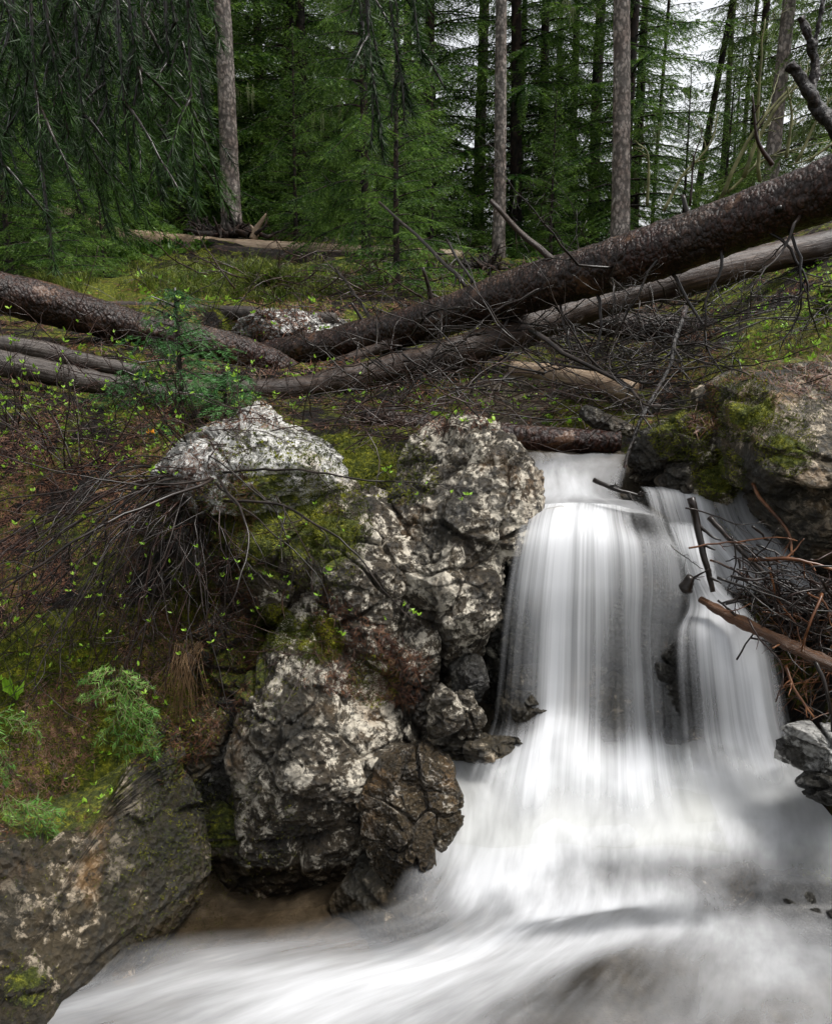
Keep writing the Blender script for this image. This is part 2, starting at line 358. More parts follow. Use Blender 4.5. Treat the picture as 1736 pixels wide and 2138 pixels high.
# the stream's line, for its stony bed
CREEK = np.array([(.5, 4.2, .3), (.52, 3.2, .3), (.62, 2.9, .38), (.6, 2.6, .5), (.5, 2.35, .62), (.5, 2.05, .72), (.25, 1.7, .75), (.0, 1.4, .8), (-.1, .9, .9), (-.2, 0, 1.0), (0, -4, 1.2)])
def bed(x, y):
    r = np.full(x.shape, -9.)
    c = resample(CREEK, 60)
    for a in c: r = np.maximum(r, 1 - np.sqrt((x - a[0]) ** 2 + (y - a[1]) ** 2) / a[2])
    r = np.maximum(r, 1 - np.sqrt((x + .42) ** 2 + (y - 1.95) ** 2) / .55)
    return sstep(-.05, .12, r)
DIP = []
for path, rad in [([(700,718,5.3),(570,738,5.6),(515,745,5.8)], .09), ([(-120,570,4.5),(0,610,4.6),(130,642,4.7),(300,690,4.85),(450,722,5.0),(560,760,5.15),(625,790,5.25)], .1),
                  ([(330,822,4.3),(470,815,4.35),(600,815,4.4),(720,795,4.45),(830,768,4.5)], .07), ([(-80,712,4.0),(60,728,4.1),(180,755,4.25),(300,778,4.4)], .045), ([(-80,745,3.6),(60,768,3.7),(180,795,3.8),(300,815,3.9)], .05),
                  ([(-120,400,13.2),(120,445,12.4),(240,492,11.6),(340,506,11.2),(450,518,11),(600,525,11),(750,531,11),(960,535,11.4)], .13), ([(220,636,6.3),(330,642,6.2),(450,650,6.1),(560,657,6.0),(700,666,5.9)], .045), ([(510,705,5.3),(600,700,5.7),(690,700,5.7)], .14)]:
    for a in resample([P(*q) for q in path], 14): DIP.append((a[0], a[1], a[2], rad))
def ground(x, y, fine=True):
    x = np.atleast_1d(np.asarray(x, float)); y = np.atleast_1d(np.asarray(y, float)); z = np.zeros(len(x))
    for i in range(0, len(x), 20000):
        q = warp(x[i:i + 20000], y[i:i + 20000])
        d = _tp(((q[:, None] - _wp[None]) ** 2).sum(-1))
        z[i:i + 20000] = d @ _w[:_n] + _w[_n] + q @ _w[_n + 1:]
    for lx, ly, lz, lr in DIP:
        d = np.hypot(x - lx, y - ly); wd = sstep(lr * 2 + .2, lr * .8, d); z = np.where((wd > 0) & (z > lz - lr * .55), z * (1 - wd) + (lz - lr * .55) * wd, z)
    if fine:
        p = np.stack([x, y, 0 * x], 1); R = np.hypot(x, y); b = bed(x, y)
        z = z + fbm(p * 1.3, 4, 3) * np.clip((R - 3) * .03, .03, .4) * (1 - b * .6) + fbm(p * 9, 4, 5) * .022 * (1 - .2 * b)
        z = z + np.abs(fbm(p * 16, 2, 8)) * .03 * b
    return z
gs = np.linspace(-5.75, 5.75, 640); gt = np.linspace(-3.0, 5.9, 720)
gx, gy = np.meshgrid(1.2 * np.sinh(gs * .93), 1.5 + 1.3 * np.sinh(gt * .92))
gx, gy = gx.ravel(), gy.ravel(); gz = ground(gx, gy)
n1, n2 = 720, 640
ii = (np.arange(n1 - 1)[:, None] * n2 + np.arange(n2 - 1)[None]).ravel()
GV = np.stack([gx, gy, gz], 1); GF = np.stack([ii, ii + 1, ii + n2 + 1, ii + n2], 1)
def mat_ground():
    m = NT('forest floor'); c = m.coords()
    n = m.noise(c, 6, 12, .7); n2 = m.noise(c, 40, 8, .75); big = m.noise(c, 1.1, 6, .6)
    col = m.ramp(n2, [(.42, (.002, .0014, .001)), (.52, (.006, .003, .002)), (.6, (.028, .013, .007)), (.72, (.15, .09, .055))])
    mo = m.math('ADD', m.math('MULTIPLY', n, 1.5), m.math('ADD', m.attr('moss'), -.63))
    mf = m.ramp(mo, [(.1, 0), (.2, 1)])
    mc = m.ramp(m.noise(c, 50, 6, .7), [(.3, (.012, .02, .003)), (.5, (.07, .085, .006)), (.7, (.3, .3, .02))])
    col = m.mix(mf, col, mc)
    # stream bed
    bc = m.ramp(m.noise(c, 5, 10, .65), [(.3, (.035, .028, .02)), (.48, (.12, .095, .065)), (.65, (.3, .25, .19))])
    bc = m.mix(m.ramp(m.vor(c, 26), [(.0, 0), (.6, .6)]), bc, (.06, .05, .035))
    col = m.mix(m.attr('bed'), col, bc)
    h = m.math('ADD', m.noise(c, 30, 12, .75), m.math('MULTIPLY', m.vor(c, 22), -.4))
    m.bsdf(col, .65, m.bump(h, 1, .06), .18); return m.m
# patches of moss and grass: (picture position, distance, radius in m, strength)
MOSSP = [(200,600,7,1.3,.5),(450,600,7,1.2,.45),(80,590,7,1.2,.4),(600,640,6,.5,.3),(450,560,9,.8,.25),(470,690,5.3,.35,.5),(620,690,5.4,.2,.3),(300,830,3.5,.25,.3),(440,890,3.1,.12,.5),(740,940,3.0,.16,.7),
 (850,990,2.9,.12,.6),(410,1250,2.55,.08,1),(500,1390,2.35,.2,.5),(650,1330,2.35,.1,.5),(570,1310,2.22,.07,1.1),(670,1335,2.22,.07,1.1),(150,1400,2.27,.3,.6),(200,1600,2.15,.3,.6),(120,1680,2.05,.3,.6),(60,1500,2.2,.3,.55),(330,1350,2.4,.2,.5),(350,1480,2.3,.12,.5),
 (560,1080,2.42,.25,.75),(700,1090,2.38,.12,1.0),(680,1160,2.35,.12,.5),(480,1100,2.45,.16,.7),(560,1000,2.6,.2,.7),(640,985,2.6,.1,.5),(1420,900,2.9,.12,.8),(1545,850,2.6,.12,.8),(1640,790,2.9,.2,.6),(1500,990,2.7,.1,.7),(1640,930,2.4,.1,.6),(1600,700,4,.5,.7),(1720,600,4.2,.5,.7),(1500,760,3.7,.25,.6),(1690,740,3.6,.3,.7),(900,850,3.8,.2,.5),(560,860,3.4,.12,.6),
 (1180,880,3.6,.1,.8),(1100,830,3.9,.3,.4),(1260,860,3.4,.1,.9),(500,1750,2.12,.18,.4),(370,1720,1.9,.12,.6),(60,2060,1.62,.08,.3),(350,1890,1.82,.14,.5),(1000,640,8,1.5,.2),(780,1420,2.25,.08,.6),(1300,900,3.6,.2,.4),(1480,640,6,.6,.4)]
_mp = [(P(a[0], a[1], a[2]), a[3], a[4]) for a in MOSSP]
def moss_at(V):
    r = np.zeros(len(V))
    for c, rad, s in _mp: r = np.maximum(r, s * sstep(1.0, .25, np.linalg.norm(V - c, axis=1) / rad))
    return r
go = obj('forest_floor', GV, GF, mat_ground(), origin=(0, 0, 0), attrs={'moss': moss_at(GV) * 1.0, 'bed': bed(gx, gy) * np.where(gy < 2.5, sstep(.08, -.02, gz), 1)})
tag(go, kind='structure')
BV = [(GV, GF)]      # surfaces that litter, moss and plants can lie on

# ------------------------------------------------------------------ rocks
def icos(sub):
    bm = bmesh.new(); bmesh.ops.create_icosphere(bm, subdivisions=sub, radius=1)
    V = np.array([v.co[:] for v in bm.verts]); F = np.array([[v.index for v in f.verts] for f in bm.faces]); bm.free(); return V, F
ICO = {}
def rock(label, outline, Y, D, mat, sub=6, n=3.2, lean=.0, amp=.02, blk=(5, 5, 7), crack=.018, seed=0, cat='rock', name='rock', group=None, moss=1.0, block=.03, tilt=0.0, facets=32, bedding=.012, grow=1.07):
    if sub not in ICO: ICO[sub] = icos(sub)
    Sv, F = ICO[sub]
    pts = np.array([P(u, v, Y) for u, v in outline]); O = pts[:, [0, 2]]
    A = .5 * np.sum(O[:, 0] * np.roll(O[:, 1], -1) - np.roll(O[:, 0], -1) * O[:, 1])
    if A < 0: O = O[::-1]
    x, z = O[:, 0], O[:, 1]; x1, z1 = np.roll(x, -1), np.roll(z, -1); cr = x * z1 - x1 * z; A = cr.sum() / 2
    c = np.array([((x + x1) * cr).sum(), ((z + z1) * cr).sum()]) / (6 * A)
    O = c + (O - c) * grow
    # closed outline, rounded a little, as radius by angle
    Q = np.concatenate([O, O[:1]]) - c; Q = np.concatenate([Q[i] + (Q[i + 1] - Q[i]) * np.linspace(0, 1, 40, endpoint=False)[:, None] for i in range(len(Q) - 1)])
    th = np.arctan2(Q[:, 1], Q[:, 0]); rr = np.hypot(Q[:, 0], Q[:, 1]); o = np.argsort(th); th, rr = th[o], rr[o]
    tt = np.linspace(-math.pi, math.pi, 361); rg = np.interp(tt, np.concatenate([th - 2 * math.pi, th, th + 2 * math.pi]), np.tile(rr, 3))
    k = np.exp(-np.linspace(-2, 2, 9) ** 2); k /= k.sum(); rg = np.convolve(np.concatenate([rg[-9:-1], rg, rg[1:9]]), k, 'same')[8:-8]
    rho = np.hypot(Sv[:, 0], Sv[:, 2]); d = Sv[:, 1]
    kk = 1 / (rho ** n + np.abs(d) ** n + 1e-9) ** (1 / n); rho2, dd = rho * kk, d * kk
    a = np.arctan2(Sv[:, 2], Sv[:, 0]); R = np.interp(a, tt, rg)
    V = np.stack([c[0] + rho2 * R * np.cos(a), Y + dd * D, c[1] + rho2 * R * np.sin(a)], 1)
    V[:, 1] += lean * (V[:, 2] - c[1]) + tilt * (V[:, 0] - c[0])
    gr = np.random.default_rng(seed + 100)
    cc = np.array([c[0], Y, c[1]]); lo0, hi0 = V.min(0), V.max(0)
    for _ in range(facets):
        dv = gr.normal(0, 1, 3) * np.array([1, 1.5, 1.0]); dv[1] = -abs(dv[1]) if gr.uniform() < .8 else dv[1]; dv /= np.linalg.norm(dv); pr = (V - cc) @ dv; h = np.quantile(pr, gr.uniform(.79, .965) if abs(dv[1]) > .6 else gr.uniform(.965, .995))
        V = V - np.maximum(pr - h, 0)[:, None] * dv * .85
    lo1, hi1 = V.min(0), V.max(0); V = lo0 + (V - lo1) * (hi0 - lo0) / (hi1 - lo1)
    nrm = np.stack([np.cos(a) * rho2 / np.maximum(R, .02), dd / D, np.sin(a) * rho2 / np.maximum(R, .02)], 1); nrm /= np.linalg.norm(nrm, axis=1)[:, None] + 1e-9
    q = V + fbm(V * 4, 2, seed + 50)[:, None] * .05
    f1, f2, cid = worley(q * np.array(blk), seed)
    e = f2 - f1
    disp = fbm(V * 6, 5, seed) * amp * .4 + fbm(V * 28, 4, seed + 3, .6, True) * amp * .14 + (cid - .5) * block * 1.3 * sstep(0, .08, e) - crack * 1.7 * sstep(.07, 0, e)
    zz = (V[:, 2] + fbm(V * 3, 2, seed + 7) * .05 + .15 * V[:, 0]) * 11; fr_ = zz - np.floor(zz)
    disp += bedding * (hash3(np.floor(zz), np.floor(zz) * 0, np.floor(zz) * 0, seed) - .5) * 1.6 - bedding * sstep(.14, 0, np.minimum(fr_, 1 - fr_)) * sstep(-.1, .25, vnoise(V * 5, seed + 2))
    disp += fbm(V * 60, 3, seed + 12, .6, True) * min(amp, .02) * .22
    f1, f2, cid = worley(q * np.array(blk) * 2.7 + 5, seed + 4)
    disp += (cid - .5) * block * .22 * sstep(0, .12, f2 - f1) - crack * .45 * sstep(.1, 0, f2 - f1)
    V = V + nrm * disp[:, None]
    ob = obj(name, V, F, mat, attrs={'moss': moss_at(V) * moss})
    BV.append((V, F)); return tag(ob, label, cat, group)
rock('big mossy slab with a pale wet top at the foot of the bare log', [(320,1005),(410,925),(520,868),(600,900),(690,940),(730,975),(728,1020),(640,1035),(520,1025),(380,1025)], 2.72, .3, ROCKW, 6, 2.4, lean=1.1, block=.02, amp=.025, seed=2)
rock('dark moss-covered rock face under the pale slab', [(380,1010),(560,1000),(735,1010),(740,1100),(700,1200),(640,1290),(520,1260),(400,1180),(360,1090)], 2.62, .22, ROCKM, 6, 3.2, lean=.3, seed=3, amp=.03)
rock('tall rounded grey boulder left of the waterfall lip', [(800,1080),(850,975),(925,903),(1000,912),(1075,948),(1118,1005),(1108,1085),(1062,1140),(1035,1200),(1005,1290),(980,1400),(900,1425),(830,1410),(800,1250)], 2.58, .26, ROCK, 7, 3.0, lean=.25, seed=5, amp=.028, blk=(4, 4, 5.5))
rock('broken grey rock wall with a mossy green shelf', [(645,1080),(720,1040),(800,1065),(862,1120),(870,1200),(865,1330),(850,1440),(760,1440),(660,1330),(640,1230),(638,1150)], 2.5, .2, ROCK, 7, 3.6, lean=.2, seed=7, amp=.022, blk=(6, 6, 5))
rock('narrow upright rock column beside the grey boulder', [(838,1175),(905,1190),(917,1300),(903,1400),(900,1490),(860,1575),(805,1570),(810,1400),(830,1280)], 2.42, .15, ROCK, 6, 3.6, lean=.1, seed=8, blk=(8, 8, 6), amp=.018)
rock('blocky cracked boulder standing over the brown pool', [(525,1340),(585,1303),(690,1332),(800,1393),(842,1440),(830,1530),(818,1600),(772,1650),(765,1720),(755,1800),(640,1830),(540,1800),(515,1650),(503,1560),(510,1440)], 2.27, .22, ROCK, 7, 7.0, lean=.14, seed=11, amp=.016, blk=(4.2, 4, 5.5), block=.035)
rock('low dark mossy rock undercut above the brown pool', [(430,1700),(560,1620),(660,1700),(660,1800),(600,1850),(480,1850),(420,1770)], 2.24, .16, ROCKM, 6, 2.6, seed=13, amp=.02)
rock('wet brown boulder with white sheen beside the foaming pool', [(757,1655),(800,1610),(880,1592),(935,1625),(962,1680),(950,1750),(900,1790),(860,1870),(800,1850),(770,1740)], 2.06, .15, ROCKB, 7, 2.8, lean=.25, seed=17, amp=.014, blk=(7, 7, 8), block=.02)
rock('large lichen-spotted boulder in the lower left corner', [(-260,1840),(-80,1760),(40,1790),(150,1760),(210,1660),(310,1625),(370,1690),(395,1790),(392,1880),(330,1950),(220,2010),(120,2090),(0,2160),(-200,2230)], 1.85, .2, ROCKO, 7, 3.8, grow=.98, lean=.15, tilt=.75, seed=19, amp=.02, blk=(3, 3, 2.4), block=.022, crack=.014)
rock('rounded brown rock in the dark gap below the hanging roots', [(385,1480),(440,1440),(470,1500),(455,1590),(400,1640),(362,1600),(368,1530)], 2.34, .12, ROCKO, 6, 2.6, seed=23, amp=.016)
rock('pale grey stone at the left foot of the waterfall', [(890,1480),(920,1440),(965,1470),(968,1520),(940,1545),(900,1540)], 2.15, .05, ROCK, 5, 2.6, seed=29, amp=.01, blk=(14, 14, 14), block=.012, crack=.006, cat='stone', name='stone', moss=0)
rock('small pale stone on the right of the grey stone by the fall', [(948,1455),(985,1448),(1008,1490),(1000,1530),(960,1530)], 2.24, .05, ROCK, 5, 2.6, seed=31, amp=.01, blk=(14, 14, 14), block=.012, crack=.006, cat='stone', name='stone', moss=0)
rock('dark wet stone tucked under the grey boulder', [(940,1400),(1000,1370),(1015,1420),(1000,1470),(950,1460)], 2.32, .06, ROCKD, 5, 2.6, seed=33, amp=.012, blk=(12, 12, 12), block=.01, crack=.006, cat='stone', name='stone')
rock('flat tan stone half in the pool edge', [(885,1560),(960,1535),(1060,1530),(1100,1560),(1040,1590),(920,1590)], 2.24, .08, ROCKO, 5, 2.4, seed=35, amp=.01, blk=(9, 9, 9), block=.01, cat='stone', name='stone', moss=0)
rock('huge mossy rock on the right bank above the stream', [(1505,930),(1535,835),(1620,795),(1720,780),(1900,760),(2100,900),(2100,1150),(1850,1190),(1730,1170),(1640,1130),(1560,1020),(1515,990)], 2.78, .5, ROCKO, 7, 3.4, lean=.12, seed=37, amp=.035, blk=(2.6, 2.6, 3.4), block=.05)
rock('round moss-capped rock between the tangle and the huge rock', [(1325,960),(1350,905),(1420,865),(1490,880),(1520,930),(1500,1000),(1420,1015),(1340,1005)], 2.95, .2, ROCKM, 6, 2.5, seed=41, amp=.03)
rock('low green mossy rock at the edge of the side fall', [(1380,1010),(1440,960),(1530,970),(1570,1010),(1530,1040),(1400,1040)], 2.82, .14, ROCKM, 6, 2.5, seed=43, amp=.02)
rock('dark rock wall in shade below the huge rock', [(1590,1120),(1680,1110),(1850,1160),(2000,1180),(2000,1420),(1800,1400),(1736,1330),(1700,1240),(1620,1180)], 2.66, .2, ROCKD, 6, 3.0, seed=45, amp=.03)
rock('flat-topped grey stone at the right edge of the pool', [(1622,1540),(1650,1512),(1740,1520),(1860,1540),(1880,1600),(1750,1625),(1640,1600)], 2.02, .11, ROCKW, 6, 3.4, seed=47, amp=.012, blk=(7, 7, 10), block=.02, moss=0)
rock('small grey stone below the flat-topped one', [(1672,1640),(1700,1620),(1790,1618),(1830,1650),(1760,1675),(1690,1662)], 1.93, .06, ROCKD, 5, 2.6, seed=49, amp=.01, blk=(10, 10, 10), block=.012, moss=0, cat='stone', name='stone')
rock('wet rock coloured black for the shade of the recess left of the cracked boulder', [(380,1540),(520,1480),(560,1600),(560,1850),(460,1880),(385,1820),(350,1680)], 2.3, .14, ROCKD, 6, 3.0, seed=24, amp=.03)  # filler rock; its near-black colour stands in for the recess shade
rock('moss-draped block between the shrub and the cracked boulder', [(400,1330),(460,1270),(540,1290),(560,1400),(540,1520),(450,1520),(400,1450)], 2.5, .14, ROCKM, 6, 3.0, seed=25, amp=.03)
rock('dark mossy block filling the corner under the broken wall', [(560,1250),(700,1240),(780,1330),(800,1420),(700,1400),(580,1340)], 2.6, .2, ROCKM, 6, 3.0, seed=26, amp=.03)
# the ledge the water falls over, and rocks the water slides across
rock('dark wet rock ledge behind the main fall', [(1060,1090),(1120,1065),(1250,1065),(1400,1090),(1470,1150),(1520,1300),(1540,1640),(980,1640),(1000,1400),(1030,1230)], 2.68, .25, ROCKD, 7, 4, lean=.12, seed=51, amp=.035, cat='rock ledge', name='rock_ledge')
rock('tan boulder glimpsed through the foot of the fall', [(1190,1600),(1210,1480),(1290,1420),(1400,1440),(1460,1520),(1480,1620)], 2.43, .12, ROCKO, 6, 2.4, seed=53, amp=.014, moss=0)
rock('pale tan rock behind the left edge of the fall', [(1030,1480),(1070,1400),(1140,1390),(1180,1460),(1150,1540),(1050,1550)], 2.4, .1, ROCKO, 6, 2.4, seed=55, amp=.014, moss=0)
rock('dark humped rock dividing the main fall from the right one', [(1370,1370),(1400,1300),(1450,1305),(1480,1380),(1500,1480),(1480,1580),(1390,1580),(1380,1470)], 2.38, .11, ROCKD, 6, 2.6, seed=57, amp=.018, moss=0)
rock('long dark rock under the foam at the right edge', [(1600,1850),(1700,1855),(1850,1905),(1850,1980),(1700,1960),(1610,1890)], 1.9, .1, ROCKD, 6, 2.4, seed=65, amp=.012, moss=0)
rock('flat tan slab under the sliding water left of centre', [(690,1960),(800,1870),(940,1800),(1010,1840),(1060,1950),(1000,2010),(850,2000),(720,2000)], 1.93, .13, ROCKO, 6, 2.4, lean=.9, seed=67, amp=.01, moss=0, block=.01, crack=.004)
rock('pale bright slab lying behind the two logs', [(490,700),(540,660),(690,650),(740,690),(680,735),(520,735)], 5.9, .22, ROCKW, 6, 2.4, seed=71, amp=.03, name='rock', cat='rock')
rock('small pale stone above the bright slab', [(570,655),(610,645),(660,655),(650,668),(580,668)], 6.3, .15, ROCKW, 5, 2.4, seed=73, amp=.02, cat='stone', name='stone')
rock('pale stone on the right bank at the picture edge', [(1690,640),(1736,590),(1850,600),(1850,660),(1740,660)], 4.2, .15, ROCKW, 6, 2.6, seed=77, amp=.02)
rock('brown boulder sunk in the foam right of the middle with water breaking over it', [(1395,1800),(1450,1770),(1560,1790),(1600,1850),(1500,1880),(1410,1860)], 1.97, .08, ROCKB, 6, 2.6, seed=81, amp=.008, moss=0, block=.012, crack=.006)
rock('mossy hump of rock under the uprooted tree', [(500,600),(540,580),(620,590),(660,610),(600,625),(520,620)], 7.5, .35, ROCKM, 5, 2.4, seed=79, amp=.04)
#SECTION water
# ------------------------------------------------------------------ the stream: sheets of silky water
def Pz(u, v, z):
    x = (u - 868.0) / FPX; y = (1069.0 - v) / FPX
    dz = -SP + y * CP; t = (z - CZ) / dz
    return np.array([x * t, (CP + y * SP) * t, z])
def mat_water(name, su=26, sv=1.3, amp=.9, tint=(.72, .73, .75), clearcol=(.8, .78, .72), fine=.35):
    m = NT(name); uv = m.coords((su, sv, 1), 'UV'); uv2 = m.coords((su * 4.2, sv * 2.2, 1), 'UV'); uv3 = m.coords((su * .2, sv * .6, 1), 'UV')
    a = m.noise(uv, 1.0, 4, .55, .15); b = m.noise(uv2, 1.0, 4, .6); c = m.noise(uv3, 1.0, 3, .5)
    k = m.math('ADD', m.math('MULTIPLY', m.math('SUBTRACT', a, .5), amp * 1.2), m.math('MULTIPLY', m.math('SUBTRACT', b, .5), fine))
    k = m.math('ADD', k, m.math('MULTIPLY', m.math('SUBTRACT', c, .5), amp * 1.9))
    d = m.attr('dens')
    env = m.math('MULTIPLY', m.math('MULTIPLY', d, m.math('SUBTRACT', 1.6, d)), 1.7, clamp=True)   # streaks show most where the water is half clear
    f = m.math('ADD', d, m.math('MULTIPLY', k, env), clamp=True)
    f = m.ramp(f, [(0.03, 0), (.5, .42), (1.0, .98)], 'LINEAR')
    df = m.n('ShaderNodeBsdfPrincipled'); df.inputs['Base Color'].default_value = (*tint, 1); df.inputs['Roughness'].default_value = .6; df.inputs['Specular IOR Level'].default_value = .2
    tl = m.n('ShaderNodeBsdfTranslucent'); tl.inputs[0].default_value = (*tint, 1)
    foam = m.n('ShaderNodeMixShader'); foam.inputs[0].default_value = .38; m.l(df.outputs[0], foam.inputs[1]); m.l(tl.outputs[0], foam.inputs[2])
    tr = m.n('ShaderNodeBsdfTransparent'); tr.inputs[0].default_value = (*clearcol, 1)
    gl = m.n('ShaderNodeBsdfGlossy'); gl.inputs['Roughness'].default_value = .4; gl.inputs[0].default_value = (.9, .9, .9, 1)
    fr = m.n('ShaderNodeFresnel'); fr.inputs['IOR'].default_value = 1.33
    cl = m.n('ShaderNodeMixShader'); m.l(m.math('MULTIPLY', fr.outputs[0], m.math('MULTIPLY', m.attr('wet'), .45)), cl.inputs[0]); m.l(tr.outputs[0], cl.inputs[1]); m.l(gl.outputs[0], cl.inputs[2])
    mx = m.n('ShaderNodeMixShader'); m.l(f, mx.inputs[0]); m.l(cl.outputs[0], mx.inputs[1]); m.l(foam.outputs[0], mx.inputs[2]); m.l(mx.outputs[0], m.out.inputs[0])
    return m.m
WFALL = mat_water('falling water', 40, .45, .95, clearcol=(.97, .97, .96))
WPOOL = mat_water('foaming water', 5, 2.4, .8, clearcol=(.9, .88, .84), fine=.45)
def sheet(name, rows, mat, nu=160, nv=200, relief=.01, su=24, seed=0, fade=(.05, .05, 0, 0), useZ=False, lump=0.0, wet=1.0, parent=None, dpow=1.0):
    """rows follow the flow; each row is points (u, v, distance or height, foam) across the flow"""
    M = []
    for row in rows:
        pts = [np.append(Pz(a, b, c) if useZ else P(a, b, c), d) for a, b, c, d in row]
        M.append(resample(pts, nu))
    G = resample(np.array(M), nv)                       # nv, nu, 4
    dens = np.clip(G[..., 3], 0, 1) ** dpow; X = G[..., :3]
    wdt = np.linalg.norm(np.diff(X, axis=1), axis=2).sum(1).mean(); L = np.linalg.norm(np.diff(X, axis=0), axis=2).mean(1).sum()
    s = np.linspace(0, 1, nu)[None, :].repeat(nv, 0); t = np.linspace(0, 1, nv)[:, None].repeat(nu, 1)
    uvv = np.stack([s * wdt, t * L], -1)
    du = np.gradient(X, axis=1); dv = np.gradient(X, axis=0); N = np.cross(du, dv); N /= np.linalg.norm(N, axis=2)[..., None] + 1e-9
    if N[..., 1].mean() > 0 and N[..., 2].mean() < 0: N = -N
    q = np.stack([s * wdt * su, t * L * 1.6, 0 * s + seed], -1).reshape(-1, 3)
    r = fbm(q, 3, seed).reshape(nv, nu) * relief
    if lump: r = r + fbm(np.stack([s * wdt * 3.2, t * L * 3.2, 0 * s + 3], -1).reshape(-1, 3), 3, seed + 5).reshape(nv, nu) * lump
    X = X + N * r[..., None]
    e = np.ones_like(s)
    wob = fbm(np.stack([s * 6, t * 8, 0 * s], -1).reshape(-1, 3), 3, seed + 8).reshape(nv, nu) * .35
    for k, (dist, f) in enumerate(((s, fade[0]), (1 - s, fade[1]), (t, fade[2]), (1 - t, fade[3]))):
        if f: e = e * sstep(0, 1, dist / f * (1 + wob) - .0)
    i = (np.arange(nv - 1)[:, None] * nu + np.arange(nu - 1)[None]).ravel()
    F = np.stack([i, i + 1, i + nu + 1, i + nu], 1)
    Nf = np.cross(np.gradient(X, axis=1), np.gradient(X, axis=0))
    if (Nf[..., 2] - Nf[..., 1]).mean() < 0: F = F[:, ::-1]
    o = obj(name, X.reshape(-1, 3), F, mat, parent, uv=uvv.reshape(-1, 2), attrs={'dens': (dens * e).ravel(), 'wet': (e * wet).ravel()})
    return tag(o, kind='structure')
# pool above the lip and the small step it comes down
sheet('upper_stream', [[(1090,940,3.15,.3),(1180,945,3.15,.5),(1330,948,3.15,.4)],
  [(1105,962,3.0,.55),(1190,962,3.0,.7),(1320,965,3.0,.5)],
  [(1105,990,2.88,.75),(1190,985,2.9,.8),(1312,985,2.9,.6)],
  [(1100,1030,2.76,.8),(1200,1028,2.76,.85),(1300,1040,2.78,.5)],
  [(1085,1058,2.62,.5),(1200,1045,2.66,.72),(1345,1050,2.7,.4)],
  [(1080,1078,2.52,.62),(1210,1058,2.56,.72),(1400,1085,2.6,.4)]], WPOOL, relief=.006, su=14, fade=(.06, .1, .05, .03), dpow=1.7)
FALL = [[(1085,1062,2.58,.6),(1140,1052,2.6,.72),(1200,1050,2.6,.78),(1260,1052,2.6,.7),(1320,1062,2.6,.3),(1400,1085,2.6,.35)],
  [(1075,1092,2.47,.5),(1130,1078,2.49,.7),(1195,1072,2.5,1),(1260,1080,2.5,.9),(1330,1095,2.5,.15),(1415,1115,2.52,.5)],
  [(1062,1135,2.40,.7),(1120,1130,2.4,.8),(1190,1128,2.41,.95),(1265,1135,2.41,.9),(1345,1140,2.42,.5),(1440,1155,2.45,.6)],
  [(1048,1220,2.37,.75),(1108,1220,2.36,.75),(1185,1220,2.36,.92),(1268,1220,2.37,.75),(1350,1220,2.38,.48),(1455,1225,2.40,.7)],
  [(1036,1320,2.35,.62),(1098,1320,2.34,.4),(1180,1320,2.34,.9),(1270,1320,2.35,.5),(1345,1320,2.36,.42),(1450,1320,2.37,.6)],
  [(1024,1430,2.33,.45),(1090,1430,2.32,.32),(1178,1430,2.32,.88),(1270,1430,2.33,.35),(1350,1430,2.34,.45),(1445,1430,2.34,.42)],
  [(1012,1500,2.31,.28),(1085,1505,2.30,.25),(1175,1490,2.29,.9),(1270,1510,2.30,.35),(1355,1515,2.30,.45),(1445,1515,2.31,.4)],
  [(990,1550,2.25,.3),(1075,1560,2.22,.7),(1170,1535,2.22,.97),(1270,1570,2.22,.75),(1360,1560,2.22,.8),(1450,1570,2.23,.55)],
  [(960,1605,2.13,.3),(1060,1615,2.12,.9),(1165,1600,2.13,1),(1270,1625,2.11,.98),(1365,1620,2.12,.95),(1470,1625,2.12,.8)],
  [(930,1680,2.01,.3),(1045,1690,2.0,.85),(1160,1670,2.03,.95),(1270,1690,2.0,.95),(1375,1690,2.0,.8),(1490,1700,2.0,.7)],
  [(905,1760,1.90,.1),(1030,1770,1.89,.6),(1150,1760,1.91,.8),(1270,1770,1.89,.8),(1390,1770,1.89,.5),(1520,1780,1.89,.4)]]
sheet('waterfall', FALL, WFALL, 260, 260, relief=.003, fade=(.12, .12, 0, .3), seed=3, wet=.25, dpow=1.35)
F2 = [[(a + 6 * math.sin(i * 2.1 + k), b + 3 + (9 * math.sin(i * 1.7 + k * 2.3) if k > 5 else 0), c + (.045 if k < 7 else .02), d * .5) for i, (a, b, c, d) in enumerate(r)] for k, r in enumerate(FALL)]
sheet('waterfall', F2, WFALL, 220, 200, relief=.004, fade=(.12, .12, 0, .3), seed=13, wet=.1, dpow=1.2)
RL = [[(1385,1085,2.58,.3),(1430,1085,2.58,.5),(1490,1105,2.56,.4)],
  [(1400,1130,2.46,.5),(1440,1135,2.45,.7),(1500,1150,2.45,.5)],
  [(1425,1210,2.4,.6),(1462,1210,2.38,.75),(1510,1215,2.38,.5)],
  [(1425,1270,2.36,.6),(1490,1262,2.33,1),(1580,1285,2.33,.65)],
  [(1395,1320,2.27,.4),(1500,1315,2.24,.98),(1625,1350,2.26,.6)],
  [(1390,1400,2.2,.2),(1510,1395,2.18,.85),(1645,1430,2.2,.55)],
  [(1395,1490,2.17,.15),(1520,1480,2.14,.7),(1660,1510,2.16,.6)],
  [(1400,1560,2.13,.5),(1530,1545,2.11,.85),(1680,1570,2.13,.7)],
  [(1410,1630,2.06,.8),(1550,1620,2.05,.97),(1710,1640,2.06,.75)],
  [(1430,1720,1.96,.4),(1580,1710,1.95,.7),(1750,1730,1.96,.5)]]
sheet('waterfall', RL, WFALL, 180, 220, relief=.003, fade=(.16, .16, .04, .3), seed=23, wet=.2, dpow=1.3)
